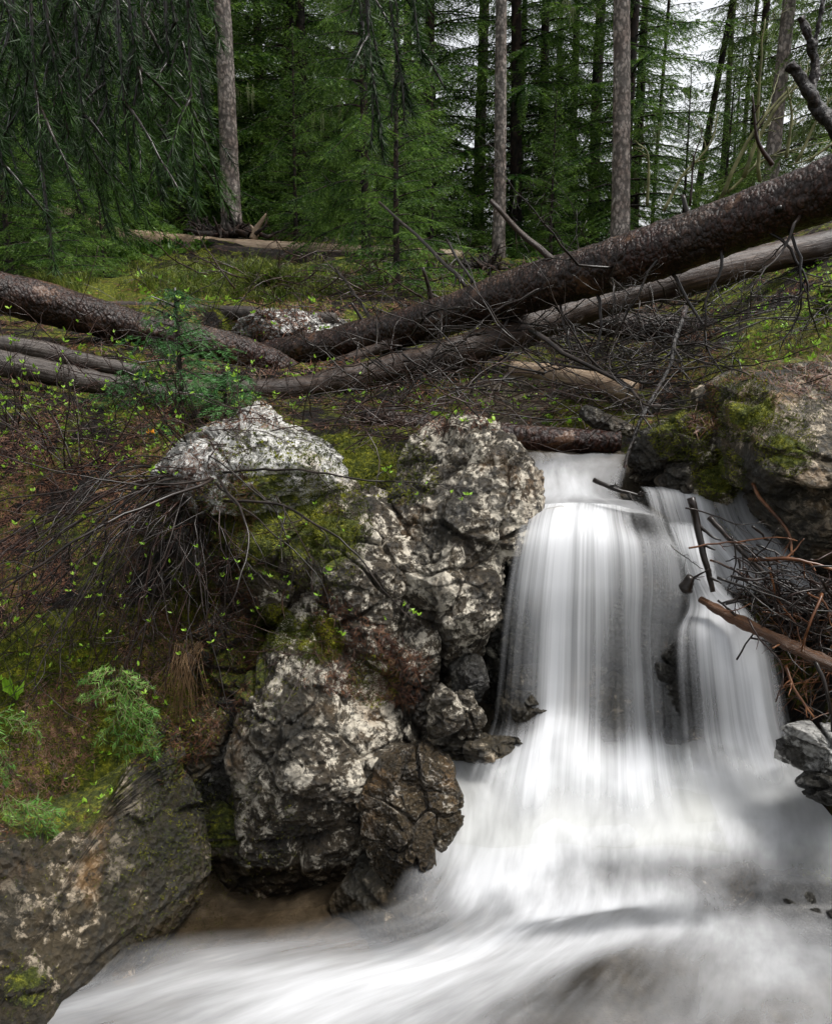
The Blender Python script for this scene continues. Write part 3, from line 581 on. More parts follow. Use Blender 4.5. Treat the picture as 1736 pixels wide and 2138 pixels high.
sheet('side_cascade', [[(1330,1015,2.85,.3),(1440,1015,2.85,.45),(1575,1012,2.85,.3)],
  [(1340,1028,2.74,.5),(1450,1030,2.74,.6),(1580,1025,2.74,.55)],
  [(1355,1080,2.66,.4),(1465,1080,2.66,.5),(1600,1085,2.66,.6)],
  [(1370,1120,2.62,.5),(1490,1130,2.6,.55),(1650,1130,2.58,.6)],
  [(1400,1160,2.56,.5),(1530,1185,2.52,.5),(1710,1190,2.5,.55)],
  [(1440,1220,2.46,.6),(1560,1250,2.44,.5),(1790,1260,2.42,.3)]], WFALL, 170, 120, relief=.004, fade=(.06, .12, .06, .1), seed=33, wet=.4)
POOL = [[(770,1530,.22,.05),(900,1530,.22,.3),(1060,1525,.22,.45),(1220,1525,.22,.2),(1400,1525,.22,.2),(1560,1530,.22,.2),(1800,1530,.22,.1)],
 [(765,1600,.22,.3),(905,1575,.24,.85),(1065,1590,.25,.95),(1230,1595,.26,1),(1400,1595,.26,1),(1560,1595,.26,.9),(1830,1600,.25,.3)],
 [(800,1680,.18,.5),(955,1665,.2,.92),(1085,1660,.21,1),(1240,1660,.22,1),(1410,1660,.22,1),(1590,1665,.21,.95),(1880,1690,.2,.5)],
 [(850,1770,.14,.5),(955,1760,.16,.85),(1080,1750,.18,1),(1225,1745,.19,.92),(1400,1745,.19,.8),(1600,1750,.18,.9),(1930,1770,.15,.7)],
 [(820,1830,.12,.4),(925,1840,.12,.5),(1060,1840,.13,.98),(1220,1830,.13,.55),(1390,1825,.14,.3),(1600,1835,.12,.42),(1960,1840,.1,.3)],
 [(740,1890,.09,.2),(870,1910,.08,.22),(1030,1915,.08,.55),(1210,1905,.11,1),(1390,1885,.12,.85),(1610,1890,.07,.25),(1980,1900,.06,.2)],
 [(500,1905,.03,.02),(700,1965,.03,.22),(920,1985,.03,.8),(1150,1960,.05,1),(1370,1940,.06,.85),(1620,1950,.05,.5),(2000,1960,.04,.4)],
 [(310,1940,0,.12),(480,2005,.01,.5),(730,2050,.02,1),(1020,2040,.03,.8),(1320,2010,.04,.42),(1620,2020,.03,.6),(2030,2030,.02,.4)],
 [(120,2010,-.02,.22),(250,2075,-.01,.5),(500,2140,0,.9),(850,2140,.01,.6),(1250,2110,.02,.25),(1620,2110,.02,.5),(2060,2120,.0,.35)],
 [(-90,2090,-.04,.3),(20,2160,-.03,.5),(300,2260,-.02,.6),(700,2280,-.01,.5),(1150,2260,0,.3),(1600,2240,0,.4),(2080,2240,-.01,.35)],
 [(-300,2230,-.06,.3),(-150,2350,-.05,.4),(100,2450,-.04,.5),(600,2480,-.03,.4),(1100,2480,-.03,.3),(1600,2450,-.03,.4),(2100,2420,-.03,.35)]]
sheet('foaming_pool', POOL, WPOOL, 360, 420, relief=.003, su=12, fade=(.14, .0, .05, .02), useZ=True, lump=.024, seed=43, dpow=1.05)
# quiet brown water in the lee of the boulders
def mat_calm():
    m = NT('quiet brown water'); c = m.coords(); n = m.noise(c, 9, 4, .5)
    nr = m.bump(n, .25, .01)
    tr = m.n('ShaderNodeBsdfTransparent'); tr.inputs[0].default_value = (.92, .87, .8, 1)
    gl = m.n('ShaderNodeBsdfGlossy'); gl.inputs['Roughness'].default_value = .12; gl.inputs[0].default_value = (.8, .8, .8, 1); m.l(nr, gl.inputs['Normal'])
    fr = m.n('ShaderNodeFresnel'); fr.inputs['IOR'].default_value = 1.33; m.l(nr, fr.inputs['Normal'])
    mx = m.n('ShaderNodeMixShader'); m.l(fr.outputs[0], mx.inputs[0]); m.l(tr.outputs[0], mx.inputs[1]); m.l(gl.outputs[0], mx.inputs[2]); m.l(mx.outputs[0], m.out.inputs[0]); return m.m
cx = np.linspace(-1.0, .25, 60); cy = np.linspace(1.25, 2.5, 60); CX, CY = np.meshgrid(cx, cy)
ci = (np.arange(59)[:, None] * 60 + np.arange(59)[None]).ravel()
tag(obj('quiet_water', np.stack([CX.ravel(), CY.ravel(), 0 * CX.ravel() - .035 + .09 * np.clip((CY.ravel() - 1.6), 0, 1)], 1), np.stack([ci, ci + 1, ci + 61, ci + 60], 1), mat_calm()), kind='structure')
#SECTION logs
# ------------------------------------------------------------------ fallen logs
def log(name, label, path, rad, mat, k=44, n=160, amp=.006, parent=None, knots=0, seed=0, group=None, cat='log', flare=0):
    """path: (u, v, distance) points; rad in metres at each point"""
    pts = resample([P(*a) for a in path], n); r = resample(np.array(rad, float)[:, None], n)[:, 0]
    ds = lambda V: fbm(V * 30, 3, seed) * amp + fbm(V * 5, 2, seed + 1) * amp * 1.2
    V, Q, T, uv = tube(pts, r, k, True, ds)
    s = Soup(); s.add(V, Q, T, uv=uv); o = s.build(name, mat, parent)
    V2, F2_, _, _ = s.out()
    return tag(o, label, cat, group) if parent is None else o, pts, r
def twigline(p0, d, L, rng, droop=0.0, wob=.25, n=9):
    """a crooked line starting at p0 in direction d"""
    pts = [np.array(p0, float)]; d = np.array(d, float); d /= np.linalg.norm(d); st = L / (n - 1)
    for i in range(n - 1):
        d = d + rng.normal(0, wob, 3) * .5 + np.array([0, 0, -droop]) / n; d /= np.linalg.norm(d); pts.append(pts[-1] + d * st)
    return np.array(pts)
def branching(soup, pts, r0, r1, rng, depth=2, nsub=5, ratio=.45, droop=.3, k=5, ang=.9, tips=None, wob=.25, spread=(.25, .97)):
    n = len(pts); V, Q, T, uv = tube(pts, np.linspace(r0, r1, n), k, True); soup.add(V, Q, T, uv=uv)
    L = np.linalg.norm(np.diff(pts, axis=0), axis=1).sum()
    if tips is not None: tips.append((pts[-1], pts[-1] - pts[-2]))
    if depth <= 0: return
    for _ in range(nsub):
        f = rng.uniform(*spread); i = min(int(f * (n - 1)), n - 2); p = pts[i] + (pts[i + 1] - pts[i]) * (f * (n - 1) - i)
        d = pts[i + 1] - pts[i]; d /= np.linalg.norm(d) + 1e-9
        s = rng.normal(0, 1, 3); s -= d * s.dot(d); s /= np.linalg.norm(s); a = rng.uniform(ang * .6, ang * 1.2)
        rr = (r0 + (r1 - r0) * f) * .62; sub = twigline(p, d * math.cos(a) + s * math.sin(a), L * ratio * rng.uniform(.5, 1.2) * (1.15 - f * .6), rng, droop, wob, max(5, n - 2))
        branching(soup, sub, rr, max(rr * .35, .0006), rng, depth - 1, max(2, nsub - 2), ratio, droop, max(3, k - 1), ang, tips, wob)
def stick(name, path, r0, r1, mat, rng, parent=None, depth=1, nsub=4, droop=.2, label=None, cat=None, group=None, n=14, ratio=.3, world=False, k=6, wob=.25, tips=None):
    pts = resample(path if world else [P(*a) for a in path], n)
    pts = pts + np.cumsum(rng.normal(0, 1, pts.shape), 0) * np.linalg.norm(pts[-1] - pts[0]) * .004
    s = Soup(); branching(s, pts, r0, r1, rng, depth, nsub, ratio, droop, k, wob=wob, tips=tips)
    o = s.build(name, mat, parent)
    return tag(o, label, cat, group) if label else o
R = np.random.default_rng(11)
big, bp, br = log('fallen_spruce', 'long dark wet spruce log slanting down from the upper right to the centre left', [(1900,322,3.4),(1736,393,3.6),(1540,467,3.85),(1300,548,4.15),(1100,604,4.5),(900,668,4.9),(700,718,5.3),(570,738,5.6),(515,745,5.8)], [.125,.123,.122,.121,.118,.11,.1,.09,.08], BARKWET, n=420, k=64, amp=.008, seed=1)
# dead branches still on the big log
def dead_on(parent, pts, r, fr, dirn, L, r0, mat=TWIG, depth=2, nsub=5, droop=.8, wob=.3):
    i = int(fr * (len(pts) - 1)); d = np.array(dirn, float); d /= np.linalg.norm(d)
    line = twigline(pts[i] + d * r[i] * .8, d, L, R, droop, wob, 12)
    s = Soup(); branching(s, line, r0, r0 * .25, R, depth, nsub, .5, droop, 6, wob=wob); s.build('dead_branch', mat, parent)
for fr, d, L, r0, dp, ns in [(.2,(.1,-.5,-1),.55,.012,2,6),(.27,(-.1,-.6,-1),.5,.013,2,6),(.34,(.3,-.3,-1),.7,.014,2,7),(.38,(-.2,-.7,-.8),.75,.012,2,8),(.42,(.1,-.5,-1),.7,.015,2,7),(.47,(.2,-.6,-1),.6,.012,2,6),
     (.52,(-.1,-.3,-1),.7,.013,2,7),(.56,(.3,-.8,-.8),.6,.012,2,6),(.6,(0,-.6,-1),.5,.01,2,6),(.66,(.4,-.6,-.5),.7,.012,2,7),(.7,(-.5,-.8,-.2),.5,.01,1,5),(.31,(-.6,-.3,-.9),.7,.012,2,7),(.16,(-.3,-.6,-1),.5,.013,2,6),
     (.1,(0,-.6,-1),.4,.012,2,5),(.45,(-.7,-.4,-.6),.9,.012,2,8),(.36,(-.8,-.5,-.7),.8,.012,2,7),(.5,(.6,-.4,-.6),.8,.012,2,8),(.24,(.2,-.9,-.6),.6,.012,2,7)]:
    dead_on(big, bp, br, fr, (d[0] * 1.6, d[1], d[2] * .7), L, r0 * .62, TWIG, 2, ns + 2, .25, .4)
for fr, d, L, r0 in [(.44,(-.75,.2,.55),.42,.018),(.3,(-.2,.3,1),.07,.015),(.62,(-.3,0,1),.16,.014),(.7,(-.6,.1,1),.1,.012),(.36,(.3,-.9,.2),.05,.02),(.53,(.1,-1,-.1),.05,.02),(.22,(0,-1,0),.05,.022)]:
    i = int(fr * (len(bp) - 1)); d = np.array(d) / np.linalg.norm(d); line = twigline(bp[i] + d * br[i] * .7, d, L + .05, R, 0, .12, 8)
    s = Soup(); V, Q, T, uv = tube(line, np.linspace(r0, r0 * .6, 8), 8); s.add(V, Q, T, uv=uv); s.build('branch_stub', WOODBARE if L > .3 else TWIG, big)
log('fallen_log', 'thick grey-barked log lying from the left edge down to the crossing point of the logs', [(-120,570,4.5),(0,610,4.6),(130,642,4.7),(300,690,4.85),(450,722,5.0),(560,760,5.15),(625,790,5.25)], [.115,.11,.108,.1,.098,.095,.07], BARKWET, n=260, k=56, amp=.008, seed=2)
b3, p3, r3 = log('fallen_log', 'bare brown weathered log sagging beneath the big dark spruce log', [(330,822,4.3),(470,815,4.35),(600,815,4.4),(720,795,4.45),(830,768,4.5),(900,755,4.5),(1050,705,4.6),(1200,650,4.75),(1400,588,4.95),(1600,540,5.2),(1800,495,5.4)], [.05,.06,.068,.075,.082,.085,.085,.085,.085,.085,.08], WOODBARE, n=320, k=48, amp=.006, seed=3)
for fr in (.22, .3, .36, .44, .5, .57, .7):
    dead_on(b3, p3, r3, fr, (R.uniform(-.5, .5), -.6, -.6), .35, .007, TWIG, 1, 4)
log('fallen_log', 'thin split pole wedged between the bare brown log and the big spruce log', [(640,782,4.9),(760,740,4.95),(880,690,5.0)], [.03,.035,.04], WOODBARE, n=60, k=20, seed=4)
log('fallen_log', 'upper of the two slim grey logs at the left edge', [(-80,712,4.0),(60,728,4.1),(180,755,4.25),(300,778,4.4)], [.045,.045,.042,.035], WOODGREY, n=90, k=28, seed=5)
log('fallen_log', 'lower slim grey log at the left edge with branch stubs', [(-80,745,3.6),(60,768,3.7),(180,795,3.8),(300,815,3.9),(400,825,4.0)], [.055,.052,.05,.045,.035], WOODGREY, n=90, k=32, seed=6)
log('fallen_log', 'pale barkless log lying across the meadow in front of the trees', [(-120,400,13.2),(120,445,12.4),(240,492,11.6),(340,506,11.2),(450,518,11),(600,525,11),(750,531,11),(900,534,11.2),(960,535,11.4)], [.1,.11,.12,.125,.125,.12,.11,.09,.08], WOODPALE, n=200, k=24, seed=7)
log('fallen_log', 'dark rotten log under the pale barkless one', [(380,530,10.6),(500,540,10.5),(640,548,10.5),(745,545,10.6)], [.12,.14,.13,.1], BARKDARK, n=80, k=20, seed=8)
log('fallen_log', 'slim half-peeled pole lying in the grass above the pale slab', [(220,636,6.3),(330,642,6.2),(450,650,6.1),(560,657,6.0),(700,666,5.9)], [.03,.038,.045,.045,.04], WOODGREY, n=120, k=22, seed=9)
log('fallen_log', 'short dark red log spanning the stream just above the falls', [(760,870,3.5),(860,888,3.42),(1000,905,3.36),(1120,915,3.3),(1290,925,3.3)], [.04,.045,.05,.05,.045], BARKWET, n=140, k=32, seed=10)
log('fallen_log', 'broken bleached log lying in the brush right of centre', [(1070,768,4.15),(1160,782,4.0),(1240,798,3.85),(1320,818,3.7)], [.03,.045,.05,.045], WOODPALE, n=60, k=24, seed=12)
log('mossy_stump', 'broken moss-covered stump leaning over the stream above the small step', [(1218,855,3.4),(1245,872,3.35),(1275,885,3.32),(1330,905,3.3)], [.03,.04,.035,.028], ROCKM, n=50, k=26, amp=.012, seed=14, cat='stump')
log('fallen_log', 'orange-brown wet pole below the driftwood pile at the right edge', [(1460,1250,2.3),(1530,1290,2.22),(1640,1345,2.12),(1760,1400,2.05),(1850,1440,2.0)], [.01,.016,.018,.019,.018], WOODORANGE, n=120, k=26, seed=15)
log('fallen_log', 'reddish log half buried in the right bank under the tangle', [(1180,665,5.4),(1300,680,5.3),(1450,690,5.2),(1560,700,5.1)], [.07,.08,.08,.06], BARKWET, n=90, k=24, seed=18)
log('fallen_log', 'grey log on the right bank behind the tangle', [(1240,610,6.2),(1400,600,6.1),(1560,550,6.0),(1800,500,6.0)], [.08,.09,.1,.1], WOODGREY, n=90, k=24, seed=19)
#SECTION trees
# ------------------------------------------------------------------ spruces
def needles(bases, dirs, L, w, rng, t):
    """one thin triangle per needle"""
    n = len(bases); d = dirs / (np.linalg.norm(dirs, axis=1)[:, None] + 1e-9)
    s = np.cross(d, rng.normal(0, 1, (n, 3))); s /= np.linalg.norm(s, axis=1)[:, None] + 1e-9
    L = L * rng.uniform(.7, 1.25, n)
    V = np.stack([bases - s * w / 2, bases + s * w / 2, bases + d * L[:, None]], 1).reshape(-1, 3)
    return V, np.arange(3 * n).reshape(n, 3), np.repeat(t, 3)
def crown(H, hb, Rb, rng, nbr=110, nl=.05, nw=.012, step=.028, twst=.075, droop=.55, up=.15, lichen=0, top=.06, hang=.5, sparse=0.0):
    """the boughs of one spruce: hb first bough height, Rb longest bough; returns needles, wood, lichen"""
    NV, NTt, NA = [], [], []; wood = Soup(); LV = []
    for b in range(nbr):
        f = (b + rng.uniform(0, 1)) / nbr; h = hb + (H - hb) * f ** 1.0
        L = (Rb * (1 - f) ** .75 + top) * rng.uniform(.6, 1.12)
        if rng.uniform() < sparse: L *= .4
        a = b * 2.39996 + rng.uniform(-.3, .3); dh = np.array([math.cos(a), math.sin(a), 0]); sd_ = np.array([-dh[1], dh[0], 0])
        dr = droop * rng.uniform(.7, 1.3) * (1 - f * .7)
        tt = np.linspace(0, 1, 9); up_ = up + .5 * f
        ax = np.array([0, 0, h]) + dh * (tt * L)[:, None] + np.array([0, 0, 1]) * ((up_ * tt - dr * tt ** 1.7 + .22 * dr * tt ** 4) * L)[:, None]
        V, Q, T, uv = tube(ax, np.linspace(.004 + .01 * L, .003, 9), 3, False); wood.add(V, Q, T, uv=uv)
        m = max(3, int(L * .88 / twst)); ft = np.linspace(.14, 1, m)
        P0 = np.stack([np.interp(ft, tt, ax[:, k]) for k in range(3)], 1)
        for sgn in (-1, 1, 0):
            tl = (.36 * L * (1.08 - ft) ** .7 * np.clip(ft * 3, .3, 1) + .05) * rng.uniform(.65, 1.25, m)
            if sgn == 0: tl = tl * .8
            fw = rng.uniform(.5, .9, m)[:, None]
            d0 = dh * fw + sd_ * sgn * rng.uniform(.7, 1.0, m)[:, None] + np.array([0, 0, -1]) * (rng.uniform(.2, .9, m) * hang + (.9 * hang if sgn == 0 else 0))[:, None]
            d0 /= np.linalg.norm(d0, axis=1)[:, None]
            kn = int(max(tl.max() / step, 3)); q = np.linspace(.06, 1, kn)
            B = P0[:, None] + d0[:, None] * (q[None, :] * tl[:, None])[..., None]; B[..., 2] -= (q[None] ** 2 * tl[:, None]) * .35 * hang
            keep = (rng.uniform(0, 1, (m, kn)) < np.clip(tl[:, None] / tl.max() * 1.3, .15, 1))
            for side in (-1, 1):
                sv = np.cross(d0, np.array([0, 0, 1.])) * side
                nd = d0[:, None] * .75 + sv[:, None] * .7 + rng.normal(0, .28, B.shape); nd[..., 2] += .05
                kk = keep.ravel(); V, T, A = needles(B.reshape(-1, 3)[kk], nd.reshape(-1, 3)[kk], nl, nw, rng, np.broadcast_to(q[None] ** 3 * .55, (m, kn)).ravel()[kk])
                NTt.append(T + sum(len(x) for x in NV)) if False else None
                NV.append(V); NA.append(A)
        if lichen and rng.uniform() < lichen:
            for _ in range(6):
                i = rng.integers(2, 8); p = ax[i] + rng.normal(0, .03, 3); l = rng.uniform(.1, .4)
                for _ in range(9):
                    o = p + rng.normal(0, .025, 3); LV.append([o, o + [.012, 0, 0], o + [rng.normal(0, .02), rng.normal(0, .02), -l * rng.uniform(.4, 1)]])
    NV = np.concatenate(NV); NA = np.concatenate(NA)
    return NV, np.arange(len(NV)).reshape(-1, 3), NA, wood, np.array(LV).reshape(-1, 3)
def trunk_mesh(H, r, rng, lean=(0, 0), k=16, n=60, stubs=0, bend=.02):
    h = np.linspace(-.4, H, n); f = np.clip(h / H, 0, 1)
    pts = np.stack([lean[0] * h + np.sin(h * .7 + rng.uniform(0, 6)) * bend, lean[1] * h + np.sin(h * .5 + 1) * bend, h], 1)
    rr = r * (1 - f * .9) * (1 + .35 * np.exp(-np.clip(h, 0, 9) * 4)) + .004
    s = Soup(); V, Q, T, uv = tube(pts, rr, k, True, lambda v: fbm(v * 9, 3, 5) * r * .07); s.add(V, Q, T, uv=uv)
    for _ in range(stubs):
        i = rng.integers(3, n - 12); a = rng.uniform(0, 6.28); d = np.array([math.cos(a), math.sin(a), rng.uniform(-.6, .3)])
        ln = twigline(pts[i], d, rng.uniform(.15, .9), rng, .5, .2, 6); V, Q, T, uv = tube(ln, np.linspace(.012, .003, 6), 3); s.add(V, Q, T, uv=uv)
    return s, pts
TR = np.random.default_rng(5)
PROTO = []
def proto(kind, H, hb, Rb, r, bark, nmat, lean=(0, 0), stubs=8, **kw):
    NV, NF, NA, wood, LV = crown(H, hb, Rb, TR, **kw)
    s, _ = trunk_mesh(H, r, TR, lean, 10, 40, stubs)
    tm = mesh_np('trunk', *(lambda o: (o[0], o[1]))(s.out()), uv=s.out()[3]); tm.materials.append(bark)
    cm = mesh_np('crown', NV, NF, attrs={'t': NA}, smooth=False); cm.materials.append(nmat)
    bm_ = mesh_np('boughs', *(lambda o: (o[0], o[1]))(wood.out())); bm_.materials.append(BARKDARK)
    lm = None
    if len(LV): lm = mesh_np('lichen', LV, np.arange(len(LV)).reshape(-1, 3), smooth=False); lm.materials.append(LICHEN)
    PROTO.append((tm, cm, bm_, lm))
proto('full', 11, .35, 2.0, .1, BARKDARK, NEED, nbr=150, lichen=.1)
proto('full', 9, .2, 1.7, .12, BARKDARK, NEED, nbr=135, hang=.9, droop=.8)
proto('old', 15, 1.6, 2.0, .12, BARKDARK, NEED, nbr=150, lichen=.4, hang=1.1, droop=.8, stubs=25, nl=.055)
proto('olive', 12, .8, 1.9, .1, BARKDARK, NEEDM, nbr=130, lichen=.4, hang=.9, nl=.055)
proto('young', 4.5, .1, 1.15, .05, BARKDARK, NEED, nbr=90, nl=.04, nw=.009, step=.024, twst=.06, up=.3)
proto('thin', 13, 1.8, 1.1, .065, BARKDARK, NEED, nbr=110, sparse=.35, nl=.06, hang=.7, stubs=30)
proto('thin', 10, 1.0, .95, .05, BARKDARK, NEEDM, nbr=100, sparse=.3, nl=.06, stubs=30)
def spruce(k, x, y, label, group=None, s=1.0, rz=None, lean=0, z=None):
    z = float(ground(x, y)[0]) if z is None else z
    t = empty('spruce_tree', (x, y, z - .03), label, 'tree', group); t.rotation_euler = (random.uniform(-.02, .02), lean, random.uniform(0, 6.28) if rz is None else rz); s, sz = s if isinstance(s, tuple) else (s, s * random.uniform(.95, 1.08)); t.scale = (s, s, sz)
    tm, cm, bm_, lm = PROTO[k]
    link('trunk', tm, None, t); c = link('crown', cm, None, t); tag(link('boughs', bm_, None, c), kind='stuff')
    if lm: tag(link('beard_lichen', lm, None, c), kind='stuff')
    return t
def ux(u, Y): return (u - 868.0) / FPX * Y / 1.045
# bare-trunked trees in front of the wood
def bare_tree(u, Y, width_px, label, H=15, lean=(0, 0), bark=BARKGREY, hb=6.5, Rb=1.7, stubs=8):
    x = ux(u, Y); z = float(ground(x, Y)[0]); r = width_px / FPX * Y / 2 * .86
    t = empty('spruce_tree', (x, Y, z - .05), label, 'tree')
    s, pts = trunk_mesh(H, r * 1.05, TR, lean, 28, 150, stubs, bend=.03); s.build('trunk', bark, t) if False else None
    V, F, A, U = s.out(); o = link('trunk', mesh_np('trunk', V, F, uv=U), bark, t)
    NV, NF, NA, wood, LV = crown(H, hb, Rb, TR, nbr=60, nl=.06, nw=.014, step=.04, twst=.1, hang=.9)
    sh = lambda v: v + np.stack([v[:, 2] * lean[0], v[:, 2] * lean[1], 0 * v[:, 2]], 1)
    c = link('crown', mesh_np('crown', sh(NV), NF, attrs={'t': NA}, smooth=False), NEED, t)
    wv, wf, _, _ = wood.out(); tag(link('boughs', mesh_np('boughs', sh(wv), wf), BARKDARK, c), kind='stuff')
    return t
bare_tree(487, 11.6, 40, 'bare grey spruce trunk on the left standing by the uprooted stump', lean=(-.012, 0), stubs=5)
bare_tree(1036, 13, 27, 'slender straight grey trunk near the middle of the wood', lean=(0.004, 0), H=17, hb=8, stubs=4)
bare_tree(1293, 11, 40, 'stout flaking grey trunk leaning slightly left above the big log', lean=(-.045, 0), hb=7, stubs=4)
bare_tree(1603, 11, 30, 'grey trunk on the right seen through bare saplings', lean=(.0, 0), hb=7, stubs=6)
bare_tree(1000, 19, 27, 'dark reddish trunk just left of the slender grey trunk', lean=(.0, 0), bark=BARKDARK, H=18, hb=9, stubs=25)
bare_tree(1236, 17, 26, 'dark trunk just left of the stout flaking trunk', lean=(-.004, 0), bark=BARKDARK, hb=6, stubs=25)
for u, Y, wpx, ln, lb in [(1440, 17, 15, .10, 'thin dark trunk leaning right beside the gap of sky'), (1508, 19, 14, -.03, 'thin trunk third from the gap of sky'), (1530, 21, 11, .02, 'very thin trunk behind the leaning ones on the right'), (1362, 18, 8, .0, 'thread-thin trunk just left of the gap of sky')]:
    bare_tree(u, Y, wpx, lb, lean=(ln, 0), bark=BARKDARK, H=13, hb=3.2, Rb=.7, stubs=20)
FR = [ # k, u, Y, scale, label
 (0, 765, 10.5, (.5,.85), 'dark spruce with boughs to the ground in the centre of the clearing'),
 (4, 830, 7.2, .55, 'small bushy spruce beside the big log in the centre'),
 (1, 640, 14.5, .9, 'tall full spruce between the left bare trunk and the central spruce'),
 (1, 900, 15, .85, 'light green full spruce right of the central dark one'),
 (0, 560, 16, 1.0, 'spruce hung with pale lichen just right of the left bare trunk'),
 (2, 1130, 16.5, .8, 'dark drooping spruce right of the slender grey trunk'),
 (1, 1190, 19, 1.0, 'spruce behind and left of the stout flaking trunk'),
 (0, 380, 14.5, .75, 'spruce just left of the left bare trunk'),
 (1, 290, 14, .7, 'bright green spruce behind the hanging branches'),
 (0, 170, 9.4, (.45,.8), 'dark spruce at the left with its low trunk showing'),
 (1, 60, 9.8, .9, 'spruce near the left edge behind the hanging branches'),
 (2, -80, 11, 1.0, 'spruce at the far left edge of the wood'),
 (4, 110, 7.9, .5, 'low dark young spruce at the edge of the meadow on the left'),
 (4, 215, 8.6, .28, 'second low young spruce at the meadow edge nearer the bare trunk'),
 (4, 20, 8.2, .55, 'young spruce at the very left of the meadow edge'),
 (4, 620, 12.5, .6, 'young spruce behind the pale fallen log'),
 (4, 900, 11.5, .55, 'young spruce behind the tip of the pale fallen log'),
 (4, 1150, 13, .55, 'young spruce at the foot of the drooping one'),
 (5, 1322, 17, .8, 'narrow spruce on the left rim of the sky gap'),
 (5, 1495, 20, .9, 'narrow spruce on the right rim of the sky gap'),
 (6, 1560, 17, 1.0, 'thin olive spruce behind the bare saplings'),
 (3, 1720, 12.5, .7, 'olive green spruce at the right edge above the big log'),
 (3, 1790, 10.5, .9, 'olive green spruce beyond the right edge'),
 (4, 1420, 13, .5, 'young spruce under the sky gap'), (4, 1500, 11.5, .45, 'young spruce behind the big log on the right')]
for k, u, Y, s, lb in FR: spruce(k, ux(u, Y), Y, lb, s=s)
zones = [('left', -900, 520), ('middle', 520, 1290), ('right', 1290, 2700)]
cnt = 0
for row, (Y, n) in enumerate([(15, 12), (18, 15), (21.5, 17), (25.5, 19), (30, 22), (36, 24)]):
    for i in range(n):
        u = -700 + (i + random.uniform(.1, .9)) / n * 3100; YY = Y + random.uniform(-1.3, 1.3); s = random.uniform(.85, 1.25)
        if 1325 < u < 1485: continue
        if u > 1300: s *= .8
        if u > 1430 and row > 1 and random.random() < .6: continue
        if 900 < u < 1020: continue
        if 1000 < u < 1325 and row > 2: continue
        k = random.choice([5, 6, 5, 3]) if u > 1330 else random.choice([0, 1, 2, 0, 1, 3])
        z = next(a for a, lo, hi in zones if lo <= u < hi)
        lab = {'left': 'spruce crowded in the dark background wood on the left', 'middle': 'tall spruce in the background wood behind the middle of the clearing', 'right': 'thin spruce in the open background wood on the right'}[z]
        spruce(k, ux(u, YY), YY, lab, 'background spruces on the ' + z, s=s); cnt += 1
#SECTION near
# ------------------------------------------------------------------ the spruce beside the camera whose twigs hang into view
R2 = np.random.default_rng(21)
tx, ty = -2.3, 2.2; tz = float(ground(tx, ty)[0])
near = empty('spruce_tree', (tx, ty, tz), 'big spruce just outside the left edge with dark needled twigs hanging into the upper left', 'tree')
s_, _ = trunk_mesh(7, .16, R2, (0, 0), 20, 60, 6); V_, F_, A_, U_ = s_.out(); link('trunk', mesh_np('trunk', V_, F_, uv=U_), BARKDARK, near)
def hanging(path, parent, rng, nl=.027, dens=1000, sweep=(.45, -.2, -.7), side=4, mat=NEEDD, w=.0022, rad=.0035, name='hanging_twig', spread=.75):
    pts = resample(path, 26); L = np.linalg.norm(np.diff(pts, axis=0), axis=1).sum()
    lines = [(pts, L)]
    for _ in range(side):
        i = rng.integers(3, 20); d = np.array([rng.normal(.1, .6), rng.normal(0, .6), -.9]); ln = twigline(pts[i], d, L * rng.uniform(.15, .4), rng, .6, .1, 10); lines.append((ln, np.linalg.norm(ln[0] - ln[-1])))
    wd = Soup(); NVs, NAs = [], []
    for ln, l in lines:
        V, Q, T, uv = tube(ln, np.linspace(rad, rad * .4, len(ln)), 5); wd.add(V, Q, T, uv=uv)
        n = int(l * dens); f = rng.uniform(0, 1, n); x = f * (len(ln) - 1); i = np.minimum(x.astype(int), len(ln) - 2)
        B = ln[i] + (ln[i + 1] - ln[i]) * (x - i)[:, None]; tg = (ln[i + 1] - ln[i]); tg /= np.linalg.norm(tg, axis=1)[:, None] + 1e-9
        nd = tg * .8 + rng.normal(0, spread, (n, 3)) * .8 + np.array(sweep) * .5
        V, T, A = needles(B, nd, nl, w, rng, f * .2); NVs.append(V); NAs.append(A)
    o = wd.build(name, TWIG, parent)
    NV = np.concatenate(NVs) - np.array(parent.location)
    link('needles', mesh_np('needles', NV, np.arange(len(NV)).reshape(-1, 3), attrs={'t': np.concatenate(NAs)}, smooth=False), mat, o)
ends = [(R2.uniform(-10, 450), R2.uniform(60, 400), R2.uniform(1.9, 2.6)) for _ in range(34)] + [(100,445,1.5),(60,300,1.6),(20,420,1.45),(190,375,1.6),(150,250,1.5),(285,445,1.5),(240,300,1.7),(225,420,1.9),(330,330,1.6),(412,435,1.5),(370,250,1.6),(430,200,1.9),(300,180,1.5),(120,150,1.7),(390,360,1.9),(340,420,1.75),(70,220,1.9),(260,150,1.8),(210,200,2.0),(10,200,1.7),(445,110,1.7),(170,330,2.1),(90,370,2.0),(310,270,2.0),(400,120,1.6),(40,120,1.5),(350,100,2.0),
 (800,325,1.7),(860,235,1.6),(885,130,1.6),(820,200,1.75),(780,120,1.8)]
for u, v, Y in ends:
    dx = R2.uniform(-75, -20); e = P(u, v, Y); st = P(u + dx, -260, Y + R2.uniform(-.05, .1)); mid = P(u + dx * .7, v * .35 - 60, Y); m2 = P(u + dx * .32, v * .72, Y)
    hanging([st, mid, m2, e], near, R2)
